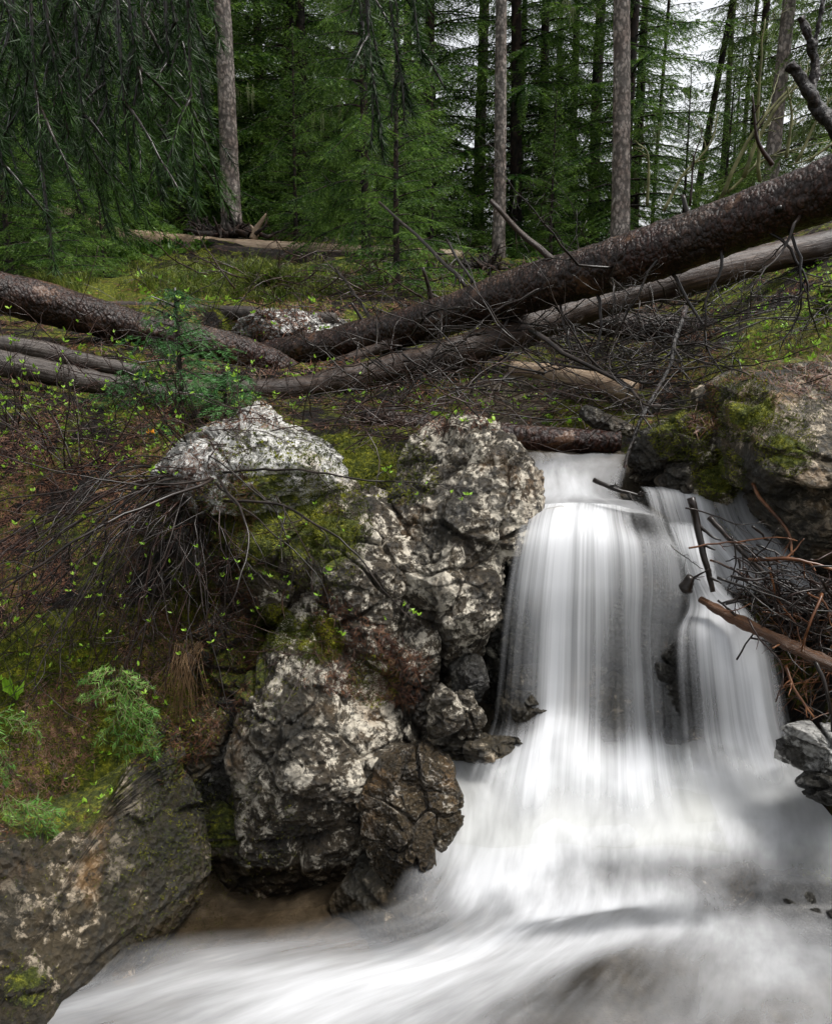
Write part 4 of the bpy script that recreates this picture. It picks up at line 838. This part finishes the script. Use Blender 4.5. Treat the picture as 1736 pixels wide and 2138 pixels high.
# limbs that carry them, above the picture
for path, r0 in [([(tx, ty, 2.9), (-1.4, 2.0, 2.95), (-.7, 1.7, 2.75), (-.3, 1.6, 2.6)], .03), ([(tx, ty, 3.1), (-1.2, 2.1, 3.05), (-.4, 1.8, 2.8), (.05, 1.7, 2.55)], .03), ([(tx, ty, 2.6), (-1.6, 1.9, 2.75), (-.8, 1.5, 2.5)], .025)]:
    ln = resample([np.array(a) for a in path], 24); s = Soup(); branching(s, ln, r0, .006, R2, 2, 9, .35, .2); s.build('limb', BARKDARK, near)
# ------------------------------------------------------------------ small spruces and sprays near the water
def sapling(u, v, Y, H, Rb, label, name='spruce_sapling', mat=NEEDY, nbr=26, nl=.02, nw=.0022, step=.004, twst=.02, **kw):
    p = P(u, v, Y); t = empty(name, p, label, 'sapling')
    NV, NF, NA, wood, _ = crown(H, H * .08, Rb, R2, nbr=nbr, nl=nl, nw=nw, step=step, twst=twst, top=.02, **kw)
    s, _ = trunk_mesh(H, H * .012 + .002, R2, (0, 0), 8, 20, 0, bend=.004); V, F, A, U = s.out(); link('stem', mesh_np('stem', V, F, uv=U), TWIG, t)
    wv, wf, _, _ = wood.out(); c = link('boughs', mesh_np('boughs', wv, wf), TWIG, t); link('needles', mesh_np('needles', NV, NF, attrs={'t': NA}, smooth=False), mat, c)
    return t
SAPM = mat_plain('sapling needles', [(.02, .07, .02), (.05, .14, .035), (.12, .26, .08)], .4, 3, trans=.25)
sapling(380, 885, 3.35, .52, .3, 'young spruce standing in front of the slim grey logs', mat=SAPM, nbr=30, nl=.022, nw=.0026, step=.007, twst=.03, droop=.5, sparse=.3)
sapling(470, 860, 3.25, .14, .18, 'low tuft of spruce at the top of the pale slab', mat=SAPM, nbr=14, nl=.02, nw=.003, step=.007, droop=.3)
sapling(290, 860, 3.4, .16, .16, 'small spruce tuft left of the young spruce', mat=SAPM, nbr=14, nl=.02, nw=.003, step=.007, droop=.3)
def spray(label, stems, Y, rng=R2):
    t = empty('spruce_seedling', P(*stems[0][0], Y), label, 'seedling')
    for st in stems:
        pts = resample([P(u, v, Y + .02 * i) for i, (u, v) in enumerate(st)], 20); L = np.linalg.norm(np.diff(pts, axis=0), axis=1).sum()
        sub = [pts]
        for i in range(4, 18, 3):
            tg = pts[i + 1] - pts[i]; tg /= np.linalg.norm(tg); sdv = np.cross(tg, [0, -.6, .8]); sdv /= np.linalg.norm(sdv)
            for sg in (-1, 1): sub.append(twigline(pts[i], tg * .8 + sdv * sg, L * .27 * (1.1 - i / 20), rng, .15, .06, 8))
        wd = Soup(); NVs = []
        for ln in sub:
            V, Q, T, uv = tube(ln, np.linspace(.0016, .0008, len(ln)), 4); wd.add(V, Q, T, uv=uv)
            l = np.linalg.norm(ln[-1] - ln[0]); n = int(l * 520); x = rng.uniform(0, 1, n) * (len(ln) - 1.001); i = x.astype(int); B = ln[i] + (ln[i + 1] - ln[i]) * (x - i)[:, None]
            tg = ln[i + 1] - ln[i]; tg /= np.linalg.norm(tg, axis=1)[:, None]; sv = np.cross(tg, [0, -.6, .8]); nd = tg * .7 + sv * rng.choice([-1, 1], n)[:, None] + rng.normal(0, .13, (n, 3))
            V, T, A = needles(B, nd, .018, .0017, rng, x * 0); NVs.append(V)
        o = wd.build('twig', TWIGG, t); NV = np.concatenate(NVs) - np.array(t.location)
        link('needles', mesh_np('needles', NV, np.arange(len(NV)).reshape(-1, 3), attrs={'t': np.zeros(len(NV))}, smooth=False), NEEDY, o)
spray('bluish green spruce seedling on the mossy bank above the lower left boulder', [[(255,1390),(250,1440),(240,1500),(190,1560)],[(250,1420),(290,1470),(330,1490)],[(245,1440),(200,1450),(160,1460)],[(250,1470),(300,1540),(340,1590)],[(245,1500),(270,1570),(300,1615)],[(245,1460),(290,1500),(335,1540)],[(255,1400),(280,1420),(320,1440)],[(240,1400),(200,1410),(165,1425)]], 2.05)
spray('drooping spruce seedling over the lower left boulder', [[(20,1660),(70,1700),(110,1740),(170,1800)],[(70,1690),(100,1740),(120,1790)],[(30,1670),(90,1690),(140,1700)],[(15,1660),(20,1700),(15,1760)]], 1.85)
spray('spruce twig tip reaching in from the left edge', [[(-60,1500),(-20,1540),(35,1620)],[(-40,1480),(10,1500),(60,1510),(85,1540)],[(-60,1560),(-20,1600),(20,1640)]], 1.9)
#SECTION brush
# ------------------------------------------------------------------ surfaces to lay things on
_V = np.concatenate([v for v, f in BV]); _off = np.cumsum([0] + [len(v) for v, f in BV])[:-1]
_F = []
for (v, f), o in zip(BV, _off): _F += (np.asarray(f) + o).tolist()
TREE = BVHTree.FromPolygons(_V.tolist(), _F); del _F
def down(x, y, z0=6.0): 
    h = TREE.ray_cast(Vector((x, y, z0)), Vector((0, 0, -1))); return h[0], h[1]
def seen(u, v, side=True):
    """what lies at a picture position"""
    x = (u - 868.0) / FPX; y = (1069.0 - v) / FPX
    return TREE.ray_cast(Vector((0, 0, CZ)), Vector((x, CP + y * SP, -SP + y * CP)))[:2]
R3 = np.random.default_rng(31)
def polyin(u, v, poly):
    r = False; n = len(poly)
    for i in range(n):
        a, b = poly[i], poly[i - 1]
        if (a[1] > v) != (b[1] > v) and u < (b[0] - a[0]) * (v - a[1]) / (b[1] - a[1]) + a[0]: r = not r
    return r
def samples(poly, n, rng=R3, ymin=0):
    us = [p[0] for p in poly]; vs = [p[1] for p in poly]; out = []
    while len(out) < n:
        u, v = rng.uniform(min(us), max(us)), rng.uniform(min(vs), max(vs))
        if polyin(u, v, poly):
            p, nn = seen(u, v)
            out.append((p, nn) if p is not None and p.y > ymin else None)
    return [o for o in out if o is not None]
WATERY = lambda p: p.z < (.26 if p.y < 2.45 else .95) and bed(np.array([p.x]), np.array([p.y]))[0] > .2
def scatter(name, label_kind, poly, n, mat, length, width, flat=1.0, rng=R3, upness=0.0, curve=False, t=None, dist=True):
    """thin slivers (fallen needles, grass blades, moss fibres) on whatever surface is there"""
    V = []; T = []; k = 0
    for p, nn in samples(poly, n, rng):
        if WATERY(p) and p.z < .9: continue
        if name == 'needle_litter' and vnoise(np.array([[p.x * 5, p.y * 5, 7.]]), 9)[0] + vnoise(np.array([[p.x * 14, p.y * 14, 3.]]), 2)[0] * .6 < rng.uniform(-.3, .5): continue
        if name == 'grass' and vnoise(np.array([[p.x * 1.6, p.y * 1.1, 3.]]), 4)[0] + vnoise(np.array([[p.x * 5, p.y * 4, 1.]]), 6)[0] * .6 < rng.uniform(-.3, .5): continue
        sc = (p.y / 2.2) ** .75 if dist else 1
        L = rng.uniform(*length) * sc; w = width * sc
        r = Vector(rng.normal(0, 1, 3)); tan = (r - nn * r.dot(nn)).normalized(); d = (tan * flat + nn * rng.uniform(.05, .3) * (1 if upness == 0 else 0) + Vector((0, 0, 1)) * upness * rng.uniform(.5, 1.2) + nn * upness * .5).normalized()
        s = d.cross(nn if upness == 0 else Vector(rng.normal(0, 1, 3))).normalized()
        b = p + nn * .002 * sc; e = b + d * L
        if curve: 
            m = b + d * L * .55; e = e + tan * L * .35 - Vector((0, 0, L * .2)); V += [b - s * w, b + s * w, m + s * w * .8, m - s * w * .8, e]; T += [(k, k + 1, k + 2), (k, k + 2, k + 3), (k + 3, k + 2, k + 4)]; k += 5
        else: V += [b - s * w, b + s * w, e]; T.append((k, k + 1, k + 2)); k += 3
    o = obj(name, np.array([v[:] for v in V]), np.array(T), mat, smooth=False); tag(o, kind='stuff'); return o
def leaves(points, rng, size, soup, up=.6):
    for p in points:
        for _ in range(rng.integers(2, 5)):
            d = np.array([rng.normal(0, .7), rng.normal(0, .7), rng.uniform(.1, 1.2) * up + .2]); d /= np.linalg.norm(d); s = np.cross(d, rng.normal(0, 1, 3)); s /= np.linalg.norm(s); nn = np.cross(d, s)
            L = size * rng.uniform(.6, 1.3); w = L * .24; p0 = np.array(p)
            m = p0 + d * L * .5; soup.add([p0, m + s * w + nn * w * .3, p0 + d * L, m - s * w + nn * w * .3, m], T=[(0, 1, 4), (1, 2, 4), (2, 3, 4), (3, 0, 4)])
def sc_(o, lab, cat='ground cover'): return tag(o, lab, cat)
# litter, moss and grass: things nobody could count
LB = [(-60,880),(400,880),(560,1020),(700,1240),(900,1380),(860,1480),(560,1420),(480,1500),(400,1640),(200,1700),(-60,1780)]
sc_(scatter('needle_litter', 0, LB, 34000, LITTER, (.012, .035), .0009), 'reddish fallen needles and twig bits covering the left bank')
sc_(scatter('needle_litter', 0, [(-60,600),(900,560),(1500,520),(1500,900),(700,900),(-60,880)], 24000, LITTER, (.015, .05), .0016), 'fallen needles and bark bits around the fallen logs')
sc_(scatter('needle_litter', 0, [(1320,640),(1500,540),(1780,440),(1780,860),(1560,790),(1400,860),(1300,900)], 6000, LITTER, (.015, .05), .0013), 'reddish litter on the slope of the right bank')
def mossy(name, lab, n, rng=R3):
    V = []; T = []; k = 0
    for c, rad, s in _mp:
        if c[1] > 4.5: continue
        u0, v0 = UV(c); rp = rad / c[1] * FPX * .9
        for _ in range(int(n * s)):
            a = rng.uniform(0, 6.28); q = math.sqrt(rng.uniform()) * rp; p, nn = seen(u0 + q * math.cos(a), v0 + q * math.sin(a))
            if p is None or abs(p.y - c[1]) > .45: continue
            if rng.uniform() > s + .1: continue
            d = (nn + Vector(rng.normal(0, .55, 3))).normalized(); sv = d.cross(Vector(rng.normal(0, 1, 3))).normalized(); L = rng.uniform(.006, .014) * (p.y / 2.2); w = .0011 * p.y / 2.2
            V += [p - sv * w, p + sv * w, p + d * L]; T.append((k, k + 1, k + 2)); k += 3
    return tag(obj(name, np.array([v[:] for v in V]), np.array(T), MOSSF, smooth=False), lab, 'moss', kind='stuff')
mossy('moss', 'yellow-green moss cushions on the rocks and banks', 2600)
sc_(scatter('moss_carpet', 0, [(-60,1330),(200,1300),(420,1380),(480,1500),(400,1640),(250,1600),(100,1700),(-60,1720)], 9000, MOSSF, (.006, .016), .0012, flat=.6, upness=.5), 'green moss carpet on the lower left bank')
sc_(scatter('grass', 0, [(-40,540),(150,560),(350,555),(560,560),(700,610),(640,650),(420,650),(230,625),(60,590),(-40,575)], 8000, GRASS, (.05, .17), .003, flat=.4, upness=1, curve=True, dist=False), 'short sunlit grass on the meadow behind the logs')
sc_(scatter('grass', 0, [(400,520),(900,540),(1000,560),(950,640),(620,600),(420,560)], 1500, GRASS, (.06, .18), .004, flat=.4, upness=1, curve=True, dist=False), 'sparse yellow grass below the pale fallen log')
def groundleaf(lab, poly, n, size, mat=LEAF, rng=R3, ymin=0):
    s = Soup(); pts = [np.array(p) for p, nn in samples(poly, n, rng, ymin) if not (WATERY(p) and p.z < .9)]; leaves(pts, rng, size, s); return tag(s.build('leafy_undergrowth', mat, smooth=False), lab, 'undergrowth', kind='stuff')
groundleaf('bright green small leaves sprouting on the upper left bank', [(-40,820),(350,820),(420,900),(300,970),(-40,1000)], 420, .015)
groundleaf('tiny leaves scattered over the lower left bank', [(-40,1330),(300,1330),(420,1500),(200,1700),(-40,1760)], 160, .014)
groundleaf('green shoots in the meadow by the pale slab', [(200,560),(700,570),(700,640),(300,630)], 90, .06)
groundleaf('small leaves in the brush below the big log', [(750,800),(1100,760),(1300,780),(1250,890),(800,880)], 200, .024)
groundleaf('leaf shoots on the right bank slope', [(1480,620),(1736,500),(1736,760),(1520,760)], 220, .024)
groundleaf('small dark bushes under the trees at the left', [(-40,470),(400,480),(440,520),(200,560),(-40,560)], 900, .09, NEED, ymin=7)
groundleaf('low green bushes at the foot of the middle trees', [(700,500),(1300,490),(1300,560),(900,600),(760,600)], 500, .08, NEED, ymin=7)
# ------------------------------------------------------------------ bare shrub with stems fountaining down the left bank
def bush_leaves(tips, rng, size, parent, p=.5, name='leaves', mat=LEAF):
    s = Soup(); pts = [t[0] for t in tips if rng.uniform() < p]
    if pts: leaves(pts, rng, size, s, 1.0); s.build(name, mat, parent, smooth=False)
R4 = np.random.default_rng(41)
base = P(450, 1000, 2.7)
shrub = empty('bare_shrub', base, 'bare dark shrub whose wet stems fan down over the left bank', 'shrub'); tips = []
for i in range(76):
    b = base + np.array([R4.normal(-.03, .07), R4.normal(0, .05), R4.normal(0, .02)])
    if i < 40: e = P(R4.uniform(-160, 260), R4.uniform(1080, 1460), R4.uniform(2.05, 2.4))
    elif i < 66: e = P(R4.uniform(180, 520), R4.uniform(1220, 1500), R4.uniform(2.15, 2.4))
    else: e = P(R4.uniform(380, 720), R4.uniform(1100, 1300), R4.uniform(2.25, 2.45))
    m = b * .62 + e * .38 + np.array([R4.normal(0, .03), -.12, R4.uniform(.04, .16)])
    pts = resample([b, m, e * .75 + m * .25 + np.array([0, -.04, R4.uniform(-.02, .05)]), e], 16); pts += np.cumsum(R4.normal(0, .007, pts.shape), 0)
    s = Soup(); r0 = R4.uniform(.0018, .0048); branching(s, pts, r0, .0008, R4, 2 if i % 2 else 1, 5, .34, .4, 5, .9, tips, .3); s.build('stem', TWIG if i % 3 else TWIGR, shrub)
for path, r0 in [([(440,990,2.45),(560,985,2.35),(700,1000,2.3),(850,1015,2.3),(990,1020,2.3),(1085,1040,2.32)][:5], .0045), ([(470,1050,2.3),(560,1055,2.15),(620,1085,2.05),(700,1150,1.98),(760,1240,1.95),(850,1340,1.95)], .0045),
                 ([(455,1000,2.4),(500,1060,2.2),(520,1150,2.1),(490,1260,2.0),(440,1340,2.0)], .0045), ([(450,1010,2.4),(480,1040,2.25),(560,1100,2.1),(640,1180,2.05),(680,1270,2.0)], .003),
                 ([(440,1000,2.4),(300,1010,2.2),(150,990,2.1),(-40,930,2.0)], .004), ([(445,1000,2.4),(250,1080,2.15),(100,1180,2.0),(-50,1260,1.95)], .0055)]:
    s = Soup(); pts = resample([P(*a) for a in path], 22); pts += np.cumsum(R4.normal(0, .003, pts.shape), 0); branching(s, pts, r0, .001, R4, 2, 7, .22, .5, 6, .8, tips, .2); s.build('stem', TWIG, shrub)
bush_leaves(tips, R4, .013, shrub, .16)
# upright thin stems with leaf buds at the left
for j, (cu, cv, cY, n, spread, ht, lab) in enumerate([(430,960,2.7,16,230,.42,'thin upright stems with opening leaf buds rising from the bare shrub'), (180,960,2.7,14,200,.36,'thin reddish stems with leaf buds near the left edge'), (40,880,2.9,10,160,.3,'twiggy budding shrub at the left edge by the slim grey logs'), (620,900,3.2,7,120,.3,'few budding stems beside the pale slab')]):
    b = P(cu, cv, cY); t = empty('budding_shrub', b, lab, 'shrub'); tips = []
    for i in range(n):
        st = b + np.array([R4.normal(0, .05), R4.normal(0, .04), -.02]); d = np.array([R4.normal(-.1, .6), R4.normal(-.1, .3), 1.0]); s = Soup()
        branching(s, twigline(st, d, ht * R4.uniform(.7, 1.4), R4, -.05, .16, 14), R4.uniform(.0018, .003), .0007, R4, 2, 4, .4, -.1, 4, .6, tips, .16); s.build('stem', TWIGR if i % 2 else TWIG, t)
    bush_leaves(tips, R4, .014, t, .3)
# ------------------------------------------------------------------ the tangle of dead brush under the big log
R5 = np.random.default_rng(51)
def tangle(lab, poly, n, lift, Lr, r, mat, rng=R5, hang=.2):
    s = Soup()
    for p, nn in samples(poly, n, rng):
        if WATERY(p) and p.z < .8: continue
        k = (p.y / 3.0) ** .6; st = np.array(p) + np.array([0, 0, rng.uniform(.0, lift)]); d = np.array([rng.normal(0, 1), rng.normal(0, .6), rng.normal(-.05, .35)])
        branching(s, twigline(st, d, rng.uniform(*Lr) * k, rng, hang, .3, 10), rng.uniform(*r) * k, .0012 * k, rng, 1, 4, .4, .2, 4, .8)
    return tag(s.build('fallen_twigs', mat), lab, 'twigs', kind='stuff')
tangle('dark tangle of fallen twigs under the big log', [(700,820),(900,760),(1200,640),(1450,600),(1480,760),(1400,900),(1100,890),(760,880)], 300, .28, (.25, .7), (.002, .005), TWIG)
tangle('reddish twig tangle in front of the short stream log', [(700,850),(1000,830),(1350,840),(1330,930),(1000,905),(720,960)], 130, .12, (.2, .5), (.0015, .003), TWIGR)
tangle('twigs littering the meadow by the uprooted tree', [(350,560),(950,550),(1000,620),(900,660),(500,640)], 150, .12, (.2, .5), (.002, .005), TWIGR)
tangle('twigs and roots trailing down the right bank', [(1320,700),(1500,600),(1736,520),(1736,700),(1560,760),(1400,880),(1310,960)], 170, .12, (.2, .6), (.0015, .0035), TWIG)
tangle('fine twigs lying on the left bank', [(0,1000),(420,1080),(700,1240),(820,1400),(500,1400),(200,1460),(-20,1400)], 240, .03, (.1, .3), (.0009, .002), TWIGR)
tangle('twigs around the slim grey logs at the left', [(-40,660),(300,720),(330,850),(-40,860)], 90, .1, (.2, .5), (.0015, .003), TWIGR)
for i, (pa, r0, r1, lb) in enumerate([([(1105,690,3.7),(1180,740,3.5),(1290,800,3.3),(1345,870,3.1)], .012, .005, 'long dark dead branch slanting through the tangle towards the stream'),
  ([(1430,640,3.5),(1415,700,3.42),(1400,760,3.3),(1350,850,3.1),(1325,930,3.0),(1312,1010,2.85)], .011, .006, 'thick dark crooked branch dropping to the step of the stream'),
  ([(930,500,5.2),(970,560,4.9),(1010,620,4.7),(985,600,4.7)][:3], .009, .007, 'dark dead stem sloping down to the big log near the middle'),
  ([(790,420,5.6),(860,480,5.3),(920,540,5.0),(975,600,4.8)], .008, .012, 'lichen-dotted dead branch sloping down onto the big log'),
  ([(700,560,6.2),(740,610,5.9),(790,680,5.6)], .01, .012, 'dark crooked stick leaning on the big log by the pale slab'),
  ([(1150,760,3.8),(1230,770,3.6),(1340,800,3.4),(1400,790,3.3)], .007, .004, 'dead twiggy branch lying across the tangle'),
  ([(860,700,4.3),(900,650,4.2),(965,640,4.1)], .008, .004, 'grey forked twig in front of the big log'),
  ([(1320,1000,2.6),(1240,1000,2.55),(1290,1020,2.5),(1345,1035,2.5)], .008, .005, 'short dark stick caught at the lip of the fall')]):
    if i == 7: pa = [(1238,1002,2.6),(1290,1022,2.56),(1340,1035,2.55)]; 
    stick('dead_branch', pa, r0, r1, BARKWETD if i == 1 else TWIG, R5, depth=1 if i in (2, 3, 4) else 2, nsub=6, ratio=.3 if i not in (2, 3, 4) else .16, label=lb, cat='branch', droop=.3)
tangle('fine reddish twigs over the ground between the logs and the pale slab', [(-40,830),(300,830),(900,830),(900,940),(700,900),(300,980),(-40,1000)], 260, .05, (.1, .35), (.001, .0024), TWIGR)
tangle('dark twigs and stalks around the crossing of the logs', [(300,640),(700,660),(900,600),(900,800),(600,860),(300,780)], 120, .1, (.15, .5), (.0015, .003), TWIG)
groundleaf('yellow-green shoots among the fallen logs', [(200,640),(900,640),(900,860),(500,860),(200,800)], 160, .03)
groundleaf('dark moss sprigs between the rocks and the bank', [(400,900),(900,900),(860,1060),(700,1040),(500,1000)], 220, .012, MOSSF)
# ------------------------------------------------------------------ driftwood pile by the side cascade
for i in range(130):
    a = R5.uniform(0, 1); cu = 1540 + 260 * a + R5.normal(0, 30); cv = 1200 + 90 * a + R5.normal(0, 50); Yc = 2.3 - .12 * a + R5.uniform(-.14, .1)
    if cv < 1100 and R5.uniform() < .6: cv += 90
    c = P(cu, cv, Yc); L = R5.uniform(.08, .3); an = R5.normal(-.25, .55); d = np.array([math.cos(an), R5.normal(0, .45), math.sin(an)])
    ln = twigline(c - d * L / 2, d, L, R5, .1, .4, 12); s = Soup(); branching(s, ln, R5.uniform(.0015, .0045), .0012, R5, 1, 3, .35, .3, 5, .8)
    m = [TWIG, TWIGO if i % 12 == 1 else TWIGR, TWIG, TWIGR, TWIG, TWIG][i % 6]
    o = s.build('driftwood_stick', m); nm = 'orange-brown peeled stick' if m is TWIGO else 'reddish stick' if m is TWIGR else 'dark wet stick'
    tag(o, nm + ' jammed in the driftwood pile right of the fall', 'stick', 'driftwood sticks')
for pa, r0, mt, lb in [([(1440,1040,2.36),(1455,1110,2.34),(1470,1180,2.3),(1482,1240,2.28)], .012, TWIG, 'upright dark snag standing at the left end of the driftwood pile'),
   ([(1570,1010,2.5),(1590,1050,2.45),(1640,1110,2.4),(1650,1160,2.35)], .006, TWIGO, 'orange forked stick propped against the huge rock'),
   ([(1560,1170,2.2),(1660,1170,2.15),(1790,1210,2.1)], .006, TWIGO, 'long orange stick lying on top of the driftwood pile'),
   ([(1480,1080,2.4),(1530,1130,2.35),(1600,1200,2.3)], .009, TWIG, 'thick dark stick sloping into the driftwood pile'),
   ([(1640,1390,2.1),(1660,1440,2.05),(1700,1500,2.0)], .005, TWIGO, 'orange stick hanging below the driftwood pile'),
   ([(1560,1290,2.15),(1590,1340,2.1),(1640,1400,2.08),(1625,1470,2.05)], .003, TWIGR, 'thin reddish twig trailing down beside the right fall'),
   ([(1715,1240,2.05),(1690,1300,2.0),(1670,1360,2.0)], .004, TWIGO, 'thin bright orange twig at the right edge of the pile'),
   ([(1700,1380,2.05),(1725,1450,2.0),(1740,1560,1.98)], .006, TWIG, 'dark stick hanging at the right edge below the pile')]:
    stick('driftwood_stick', pa, r0, r0 * .6, mt, R5, depth=1, nsub=4, label=lb, cat='stick', wob=.2)
s = Soup(); c = P(1428, 1218, 2.3); V, Q, T, uv = tube(resample([c + np.array([-.0, 0, -.028]), c + np.array([.01, 0, .0]), c + np.array([.012, 0, .026])], 14), np.array([.004, .014, .019, .021, .02, .019, .017, .016, .015, .014, .013, .012, .008, .003]), 14, True, lambda v: fbm(v * 60, 3, 2) * .006); s.add(V, Q, T, uv=uv)
branching(s, twigline(c, (1, 0, .3), .08, R5), .005, .002, R5, 1, 2); tag(s.build('driftwood_knot', TWIG), 'dark knobbly chunk of wood poking into the fall from the pile', 'driftwood')
tangle('mass of small wet twigs packed under the driftwood sticks', [(1500,1200),(1600,1160),(1780,1200),(1780,1480),(1680,1430),(1560,1330)], 220, .06, (.1, .3), (.001, .003), TWIG)
tangle('orange-tinged twigs hanging below the driftwood pile', [(1600,1330),(1780,1330),(1780,1520),(1680,1500)], 70, .06, (.1, .3), (.001, .003), TWIGO, hang=.8)
# ------------------------------------------------------------------ bare saplings on the right, the big dead bough, the uprooted tree
for i, (pa, r0, mt, lb) in enumerate([
   ([(1500,420,5.6),(1560,290,5.6),(1640,190,5.6),(1736,90,5.6)], .014, TWIGG, 'long mossy sapling stem arching from the big log to the upper right'),
   ([(1350,430,6.2),(1352,330,6.2),(1330,300,6.2)], .012, TWIGG, 'short forked mossy stem in the sky gap'),
   ([(1385,440,6.0),(1420,370,6.0),(1480,300,6.0),(1500,240,6.0)], .012, TWIGG, 'mossy stem leaning right just left of the grey right trunk'),
   ([(1550,370,5.2),(1600,250,5.2),(1660,180,5.2),(1736,120,5.2)], .013, TWIGG, 'second arching mossy stem crossing the grey right trunk'),
   ([(1585,380,5.0),(1580,250,5.0),(1590,120,5.0),(1600,40,5.0)], .011, TWIGG, 'tall straight mossy stem in front of the grey right trunk'),
   ([(1640,330,4.8),(1650,240,4.8),(1640,180,4.8)], .01, TWIGG, 'short upright mossy stem near the right edge'),
   ([(1610,345,4.8),(1580,290,4.8),(1570,200,4.8)], .014, TWIGR, 'reddish-brown bare stem leaning left above the big log'),
   ([(1736,300,4.6),(1690,330,4.6),(1640,345,4.6)], .008, TWIGG, 'low mossy twig at the right edge above the log'),
   ([(1520,400,5.6),(1600,330,5.6),(1736,290,5.6)], .01, TWIGG, 'flat arching mossy stem low on the right'),
   ([(1660,340,4.8),(1720,220,4.8),(1800,140,4.8)], .009, TWIGG, 'mossy stem rising out past the right edge'),
   ([(1440,430,5.8),(1450,330,5.8),(1470,260,5.8)], .008, TWIGR, 'thin dark reddish stem below the leaning trunks')]):
    stick('bare_sapling', pa, r0, r0 * .3, mt, R5, depth=2, nsub=5, label=lb, cat='sapling', droop=-.2, ratio=.35)
t = empty('dead_bough', P(1790, 330, 3.2), 'thick dark forked dead bough reaching up at the upper right edge', 'branch')
for pa, r0, r1 in [([(1820,370,3.2),(1736,262,3.2),(1700,215,3.2),(1672,165,3.2),(1648,132,3.2)], .03, .016), ([(1690,200,3.2),(1700,140,3.22),(1690,90,3.2),(1670,35,3.2)], .018, .012), ([(1694,110,3.2),(1706,60,3.2),(1722,-30,3.2)], .01, .007), ([(1660,150,3.2),(1640,140,3.2)], .012, .01)]:
    s = Soup(); pts = resample([P(*a) for a in pa], 60); V, Q, T, uv = tube(pts, np.linspace(r0, r1, 60), 20, True, lambda v: fbm(v * 45, 4, 2) * .009); s.add(V, Q, T, uv=uv); s.build('limb', BARKWETD, t)
ru = empty('uprooted_stump', P(450, 490, 11.3), 'dark uprooted root plate with one pale broken root beside the left bare trunk', 'stump')
s = Soup()
for i in range(46):
    a = R5.uniform(-2.6, 2.6); b = P(470 + R5.uniform(-50, 70), 490, 11.3 + R5.uniform(-.2, .2)); d = np.array([R5.normal(-.3, .9), R5.normal(0, .5), R5.uniform(-.1, .8)])
    branching(s, twigline(b, d, R5.uniform(.15, .5), R5, .4, .45, 10), R5.uniform(.02, .055), .006, R5, 1, 3, .4, .3, 6)
s.build('roots', BARKDARK, ru)
s = Soup(); pts = resample([P(528,500,11.2), P(535,480,11.2), P(546,462,11.2), P(556,446,11.2)], 16); V, Q, T, uv = tube(pts, np.linspace(.055, .012, 16), 10); s.add(V, Q, T, uv=uv)
pts = resample([P(535,495,11.2), P(528,478,11.2), P(522,470,11.2)], 10); V, Q, T, uv = tube(pts, np.linspace(.04, .012, 10), 8); s.add(V, Q, T, uv=uv); s.build('pale_root', WOODPALE, ru)
ru = empty('uprooted_stump', P(1010, 560, 8.5), 'small dark root mass behind the big log near the middle', 'stump'); s = Soup()
for i in range(30):
    b = P(1010 + R5.uniform(-30, 40), 560, 8.5); d = np.array([R5.normal(0, .7), R5.normal(0, .4), R5.uniform(-.2, 1)])
    branching(s, twigline(b, d, R5.uniform(.1, .28), R5, .3, .4, 8), R5.uniform(.012, .035), .004, R5, 1, 3, .4, .3, 5)
s.build('roots', BARKDARK, ru)
# hanging dry grass and the orange sprout
s = Soup()
for i in range(70):
    b = P(395 + R5.uniform(-28, 30), 1345 + R5.uniform(-10, 10), 2.28); e = P(375 + R5.normal(0, 28), 1430 + R5.uniform(0, 110), 2.2 + R5.uniform(-.03, .03))
    V, Q, T, uv = tube(resample([b, b * .5 + e * .5 + np.array([0, -.03, .02]), e], 6), np.linspace(.0012, .0005, 6), 3, False); s.add(V, Q, T, uv=uv)
tag(s.build('dry_grass_tuft', mat_plain('dry grass', [(.04, .02, .008), (.12, .07, .03), (.26, .17, .09)], .6, 20)), 'tuft of dry brown grass hanging between the mossy bank and the cracked boulder', 'grass tuft')
s = Soup(); q = P(318, 905, 2.95); 
for dx in (-.012, 0, .01): leaves([q + np.array([dx, 0, 0])], R5, .017, s, 2.5)
tag(s.build('withered_leaf', ORANGE, smooth=False), 'orange withered leaves standing upright on the upper left bank', 'leaf')
s = Soup()
for i in range(5): leaves([P(15 + 5 * i, 1440 + 6 * i, 2.2)], R5, .045, s, 3)
tag(s.build('leafy_shoot', LEAF, smooth=False), 'bright green upright shoot at the left edge of the lower bank', 'plant')
